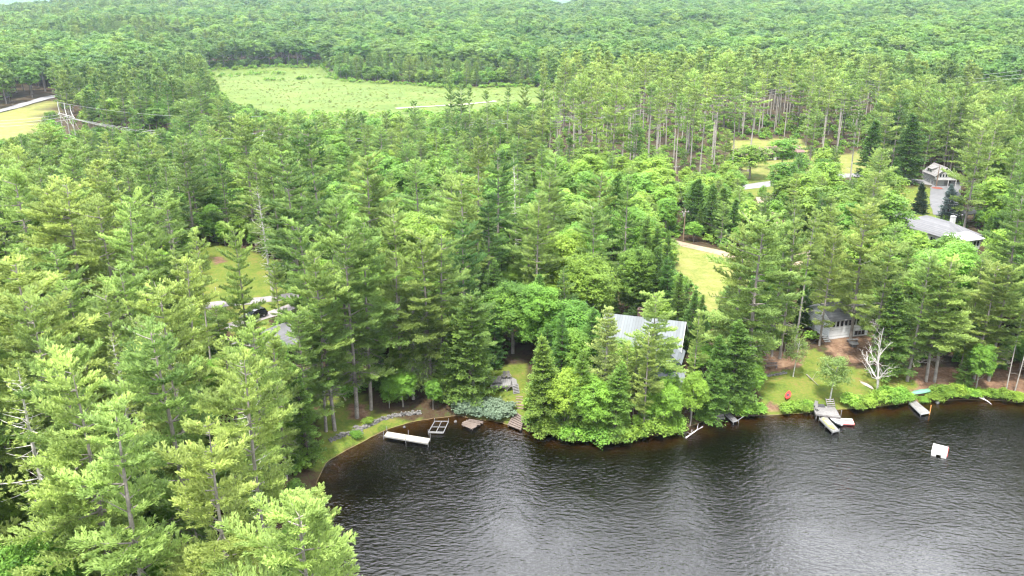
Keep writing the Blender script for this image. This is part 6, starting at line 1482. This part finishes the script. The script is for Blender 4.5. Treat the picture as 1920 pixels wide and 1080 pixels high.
log_('driftwood', [wp(1286, 821, .1), wp(1297, 813, .3), wp(1307, 806, .55), wp(1318, 800, .8)], .11, M['dead_wood'], 'bleached dead branch reaching into the water beside the overhanging trees', 5)
log_('driftwood', [wp(1836, 745, .5), wp(1846, 749, .35), wp(1853, 753, .12), wp(1859, 758, .05)], .12, M['dead_wood'], 'pale fallen trunk dipping into the water at the right shore', 1)
log_('driftwood', [at(1512, 704) + Vector((0, 0, .2)), at(1522, 714) + Vector((0, 0, .25)), at(1534, 724) + Vector((0, 0, .15))], .08, M['bark'], 'fallen grey branch on the lawn between the birches', 6, 4)
for (u_, v_), s_, lb in (((1758, 754), .5, 'pale rock at the water edge right of the white dock'), ((854, 790), .35, 'small rock in the shallows left of the plank platform'), ((758, 800), .3, 'small rock on the shore behind the cream dock')):
    p = wp(u_, v_, .12); b = MB(); b.box((0, 0, 0), (s_ * 1.3, s_, s_ * .8), .4, .7, .1); o_ = b.build('rock', K['stone'], None, bevel=s_ * .18); o_.location = p; tag(o_, lb, 'rock')
pf = at(1757, 353); b = MB(); b.tube([(0, 0, -.1), (0, 0, .12), (0, 0, .22)], [1.7, 1.6, .9], 12); o_ = b.build('flower_bed', K['mulch']); o_.location = pf; tag(o_, 'round red flower bed beside the garage house drive', 'flower bed')
# dead white tree
pd = at(1646, 737); o_ = empty('dead_tree', pd, 2.1, 'leafless bleached white tree standing at the shore', 'tree')
bt_ = link(bpy.data.objects.new('trunk', dead_me), o_); mark('the bleached dead tree', pd + Vector((0, 0, 6)))
for k_, (u_, v_, s_) in enumerate(((1012, 812, 1.2), (1032, 818, 1.3), (1052, 822, 1.3), (1078, 826, 1.4), (1102, 827, 1.3), (1126, 829, 1.4), (1150, 831, 1.4), (1174, 829, 1.3), (1198, 824, 1.4), (1222, 821, 1.3), (1246, 817, 1.3), (1268, 810, 1.2), (1316, 793, 1.1), (1395, 782, 1.1))):
    POINT_SHRUBS.append((u_, v_, s_ * (.55, 1.0, .7, .85)[k_ % 4]))
# ------------------------------------------------------------------ shrubs one can count along the shore
def shrub(kind, u, v, s_, sz, tone, label, group='shore shrubs'):
    pr = PROTO[(kind, 'hi')]; h0, r0_, (mc, mw, mb) = pr[ring.randrange(len(pr))]; p = at(u, v)
    e = empty('shrub', (p.x, p.y, p.z - .05), ring.uniform(0, 6.28), label, 'shrub', group); e.scale = (s_, s_, sz)
    a = link(bpy.data.objects.new('crown', mc), e); a['tone'] = tone; link(bpy.data.objects.new('trunk', mw), e); return e
for k_, (u_, v_) in enumerate(((868, 768), (884, 772), (902, 775), (920, 778), (938, 782), (950, 776), (932, 768), (910, 764))):
    shrub('silver_shrub', u_, v_, 1.0, .8, .45 + .06 * k_, ['leftmost silver-green shrub above the plank platform', 'second silver-green shrub from the left above the platform', 'third silver-green shrub in the front row above the platform', 'fourth silver-green shrub in the front row by the steps', 'silver-green shrub at the water nearest the plank steps', 'silver-green shrub touching the plank steps, behind the front row', 'silver-green shrub in the back row left of the plank steps', 'silver-green shrub in the back row below the lone trunk'][k_], 'silver-green shrubs on the bank')
WS = ('far left', 'left', 'middle', 'right')
for k_, (u_, v_, s_) in enumerate(((1400, 778, 1.2), (1418, 774, 1.2), (1474, 771, .8), (1490, 769, .9), (1503, 768, .9), (1515, 765, .8), (1594, 761, 1.0), (1612, 760, 1.2), (1630, 758, 1.2), (1648, 757, 1.3), (1666, 754, 1.2), (1684, 752, 1.2), (1698, 749, 1.0), (1731, 754, .6), (1752, 747, .9), (1770, 742, 1.2), (1792, 742, 1.2), (1812, 744, 1.1), (1836, 742, 1.0), (1860, 744, 1.0), (1884, 747, .9), (1908, 750, .9))):
    lab = f'bright green shrub on the bank, shore shrub {k_}'
    SH = [('right beside the short dark dock, behind its tip'), ('between the short dark dock and the kayak lawn'), ('below the tip of the red kayak, left one'), ('directly below the red kayak lawn, second one'), ('third one in the clump below the red kayak'), ('touching the chairs end of the wide grey dock'), ('beside the step rail of the wide grey dock'), ('second to the right of the wide grey dock'), ('left of the foot of the bleached dead tree'), ('at the foot of the bleached dead tree'), ('right of the foot of the bleached dead tree'), ('midway between dead tree and white dock'), ('touching the land end of the white dock'), ('just right of the white dock below the canoe'), ('at the right tip of the sea-green canoe'), ('at the foot of the big leaning pine'), ('second right of the big leaning pine'), ('left of the twin trunks on the right shore'), ('behind the pale fallen trunk'), ('right of the pale fallen trunk'), ('below the pair of bare trunks at right'), ('nearest the right edge on the bank')]
    shrub('shrub', u_, v_, s_ * ring.uniform(.75, 1.15), s_ * ring.uniform(.5, .95), ring.uniform(.25, .95), 'leafy bank shrub ' + SH[k_])
for k_, (u_, v_, s_, lb) in enumerate(((652, 742, 1.2, 'round dark shrub on the bay lawn left of a grey trunk'), (646, 725, 1.4, 'larger dark shrub behind the bay lawn'), (690, 795, .6, 'small bright bush on the long stone wall'), (668, 820, .6, 'small lime bush in front of the short stone wall'), (1640, 700, .7, 'single bright bush in the bare yard left of the dead tree'), (1350, 769, 1.0, 'shrub between the stone landing and the short dark dock'))):
    shrub('shrub', u_, v_, s_, s_ * .85, .5, lb, 'lawn shrubs')

PSL = ['first bright overhanging shrub right of the plank steps', 'second overhanging shrub right of the plank steps', 'third overhanging shrub right of the plank steps', 'fourth overhanging shrub right of the plank steps', 'fifth overhanging shrub, left of the wooded point', 'overhanging shrub just left of the tip of the wooded point', 'overhanging shrub at the tip of the wooded point', 'overhanging shrub just right of the tip of the wooded point', 'second overhanging shrub right of the tip of the wooded point', 'fourth overhanging shrub left of the bleached branch', 'third overhanging shrub left of the bleached branch', 'overhanging shrub nearest the bleached branch on its left', 'shrub between the bleached branch and the stone landing', 'shrub under the dark cedar right of the short dark dock']
for (u_, v_, s_), lb in zip(POINT_SHRUBS, PSL): shrub('shrub', u_, v_ - 4, s_ * 1.15, s_ * ring.uniform(.7, 1.2), ring.uniform(.25, .9), lb)
# ------------------------------------------------------------------ a label of its own for every single tree: its look and its place among the things around it
NOUN = {'pine_tree': 'white pine', 'slim_pine': 'white pine', 'yellow_pine': 'white pine', 'cedar_tree': 'conical cedar', 'broadleaf_tree': 'leafy tree', 'spruce_tree': 'spruce', 'blue_spruce': 'spruce', 'thin_spruce': 'spruce', 'birch_tree': 'birch', 'snag': 'dead pine'}
GROUP = {'pine_tree': 'white pines of the lakeside wood', 'cedar_tree': 'conical cedars of the lakeside wood', 'broadleaf_tree': 'leafy trees of the lakeside wood', 'spruce_tree': 'spruces', 'birch_tree': 'birches on the shore lawn', 'dead_tree': 'bare dead pines in the wood'}
def look(t):
    k, x = t['kind'], t['tone']
    if k == 'snag': return 'bare grey'
    if k == 'yellow_pine': return 'thin yellowing'
    if k == 'slim_pine': return 'bare-trunked'
    if k == 'blue_spruce': return 'silvery blue'
    if k == 'spruce_tree': return 'dark'
    if k == 'thin_spruce': return 'thin grey-branched'
    if k == 'birch_tree': return 'slender pale'
    return 'dark green' if x < .3 else 'mid-green' if x < .55 else 'light green' if x < .78 else 'yellow-green'
for t in SINGLE:
    u, v, d = project(t['x'], t['y'], t['z'] + t['H'] * .75); t['u'], t['v'] = float(u), float(v)
LM = LANDMARK + [('the red kayak lawn', 1478, 745)][:0]
DIRN = {'right of': (1, 0), 'left of': (-1, 0), 'beyond': (0, -1), 'in front of': (0, 1)}
ORD = ['nearest', 'second nearest', 'third nearest']
best = []
for text, mu, mv in LM:
    for noun in set(NOUN.values()):
        for dn, (du, dv) in DIRN.items():
            q = []
            for t in SINGLE:
                if NOUN[t['kind']] != noun or not (0 < t['u'] < 1920 and 0 < t['v'] < 1080): continue
                a, b = t['u'] - mu, t['v'] - mv; al = a * du + b * dv; ac = abs(a * dv) + abs(b * du)
                if al > 4 and ac < al: q.append((math.hypot(a, b), t))
            q.sort(key=lambda z: z[0])
            for r_, (dist, t) in enumerate(q[:3]):
                if dist < 190: best.append((dist * (1 + .9 * r_), r_, noun, dn, text, t))
best.sort(key=lambda z: z[0])
used, done = set(), set()
for c_, r_, noun, dn, text, t in best:
    key = (r_, noun, dn, text)
    if id(t) in done or key in used: continue
    lab = f"{look(t)} {noun}, {ORD[r_]} one {dn} {text}"
    if len(lab.replace('-', ' ').split()) > 16: continue
    used.add(key); done.add(id(t)); t['obj']['label'] = lab
seen_l = set()
for t in SINGLE:
    if id(t) not in done:
        pu, pv = t['u'] / 19.2, t['v'] / 10.8
        for nd in (0, 1, 2):
            if pu < 0.5 or pu > 99.5: where = f"cut by the {'left' if pu < 50 else 'right'} edge, {pv:.{nd}f} percent down the photo"
            elif pv > 99.5: where = f"cut by the bottom edge, {pu:.{nd}f} percent across the photo"
            elif pv < 0.5: where = f"at the top edge, {pu:.{nd}f} percent across the photo"
            else: where = f"at {pu:.{nd}f} percent across and {pv:.{nd}f} percent down the photo"
            lab = f"{look(t)} {NOUN[t['kind']]} {where}"
            if lab not in seen_l: break
        seen_l.add(lab); t['obj']['label'] = lab
    t['obj']['category'] = 'tree'; t['obj']['group'] = GROUP[KINDNAME[t['kind']]]
    
print('labels by landmark', len(done), 'by place', len(SINGLE) - len(done))

# ------------------------------------------------------------------ light, air and render settings
CLOUD, CLOUD2 = (9.0, 9.2, 9.6), (23.5, 24.0, 25.0)
SUN_EL, SUN_AZ = 66.0, 200.0      # compass direction the light comes from: behind the camera, a little to the left
w = bpy.data.worlds.new('World'); SC.world = w; w.use_nodes = True
nt = w.node_tree; nt.nodes.clear()
sky = nt.nodes.new('ShaderNodeTexSky'); sky.sky_type = 'NISHITA'; sky.sun_disc = False
sky.sun_elevation = R(SUN_EL); sky.sun_rotation = R(SUN_AZ); sky.dust_density = 3.0; sky.air_density = 1.0; sky.altitude = 200
hs = nt.nodes.new('ShaderNodeHueSaturation'); hs.inputs['Saturation'].default_value = 0.35
bg = nt.nodes.new('ShaderNodeBackground'); bg.inputs[1].default_value = 0.15
wo = nt.nodes.new('ShaderNodeOutputWorld')
nt.links.new(sky.outputs[0], hs.inputs['Color'])
# a bright broken cloud layer over most of the sky
tcw = nt.nodes.new('ShaderNodeTexCoord'); mpw = nt.nodes.new('ShaderNodeMapping'); mpw.inputs['Scale'].default_value = (1, 1, 2.2); nt.links.new(tcw.outputs['Generated'], mpw.inputs[0])
cl = noise(nt, 1.7, 6, 0.55, mpw.outputs[0]); cm = nt.nodes.new('ShaderNodeMapRange'); cm.inputs[1].default_value = 0.28; cm.inputs[2].default_value = 0.62; nt.links.new(cl, cm.inputs[0])
# extra-bright unseen cloud added ahead, opposite the sun, to lighten the lake's reflection
sw_ = nt.nodes.new('ShaderNodeSeparateXYZ'); nt.links.new(tcw.outputs['Generated'], sw_.inputs[0])
gr = nt.nodes.new('ShaderNodeMapRange'); gr.inputs[1].default_value = -0.2; gr.inputs[2].default_value = 0.75; nt.links.new(sw_.outputs[1], gr.inputs[0])
cc = mixc(nt, gr.outputs[0], CLOUD, CLOUD2)
nt.links.new(mixc(nt, cm.outputs[0], hs.outputs[0], cc), bg.inputs[0]); nt.links.new(bg.outputs[0], wo.inputs[0])
sl = bpy.data.lights.new('sun', 'SUN'); sl.energy = 4.2; sl.angle = R(5); sl.color = (1.0, 0.96, 0.88)
so = bpy.data.objects.new('sun', sl); C.objects.link(so)
az = R(SUN_AZ); dvec = Vector((math.sin(az) * math.cos(R(SUN_EL)), math.cos(az) * math.cos(R(SUN_EL)), math.sin(R(SUN_EL))))
so.rotation_euler = dvec.to_track_quat('Z', 'Y').to_euler(); so.location = (0, 0, 300)
HAZE = 0.00006
m, nt = new_mat('hazy_air')
pv = N(nt, 'ShaderNodeVolumePrincipled'); pv.inputs['Color'].default_value = (0.62, 0.78, 1.0, 1); pv.inputs['Density'].default_value = HAZE; pv.inputs['Anisotropy'].default_value = 0.2
o = N(nt, 'ShaderNodeOutputMaterial'); nt.links.new(pv.outputs[0], o.inputs['Volume'])
hb = MB(); hb.box((0, 3000, 150), (12000, 9000, 320))
haze = hb.build('haze', m); tag(haze, 'thin bluish air over the hills', kind='stuff')
cy_ = SC.cycles
cy_.max_bounces = 6; cy_.diffuse_bounces = 3; cy_.glossy_bounces = 2; cy_.transmission_bounces = 2; cy_.transparent_max_bounces = 6; cy_.volume_bounces = 0
cy_.sample_clamp_direct = 12; cy_.sample_clamp_indirect = 6; cy_.filter_width = 1.25
cy_.use_denoising = True; cy_.denoiser = "OPENIMAGEDENOISE"; cy_.denoising_prefilter = "ACCURATE"; cy_.caustics_reflective = False; cy_.caustics_refractive = False
SC.view_settings.view_transform = 'Standard'; SC.view_settings.look = 'None'; SC.view_settings.exposure = EXPOSURE; SC.view_settings.gamma = 1
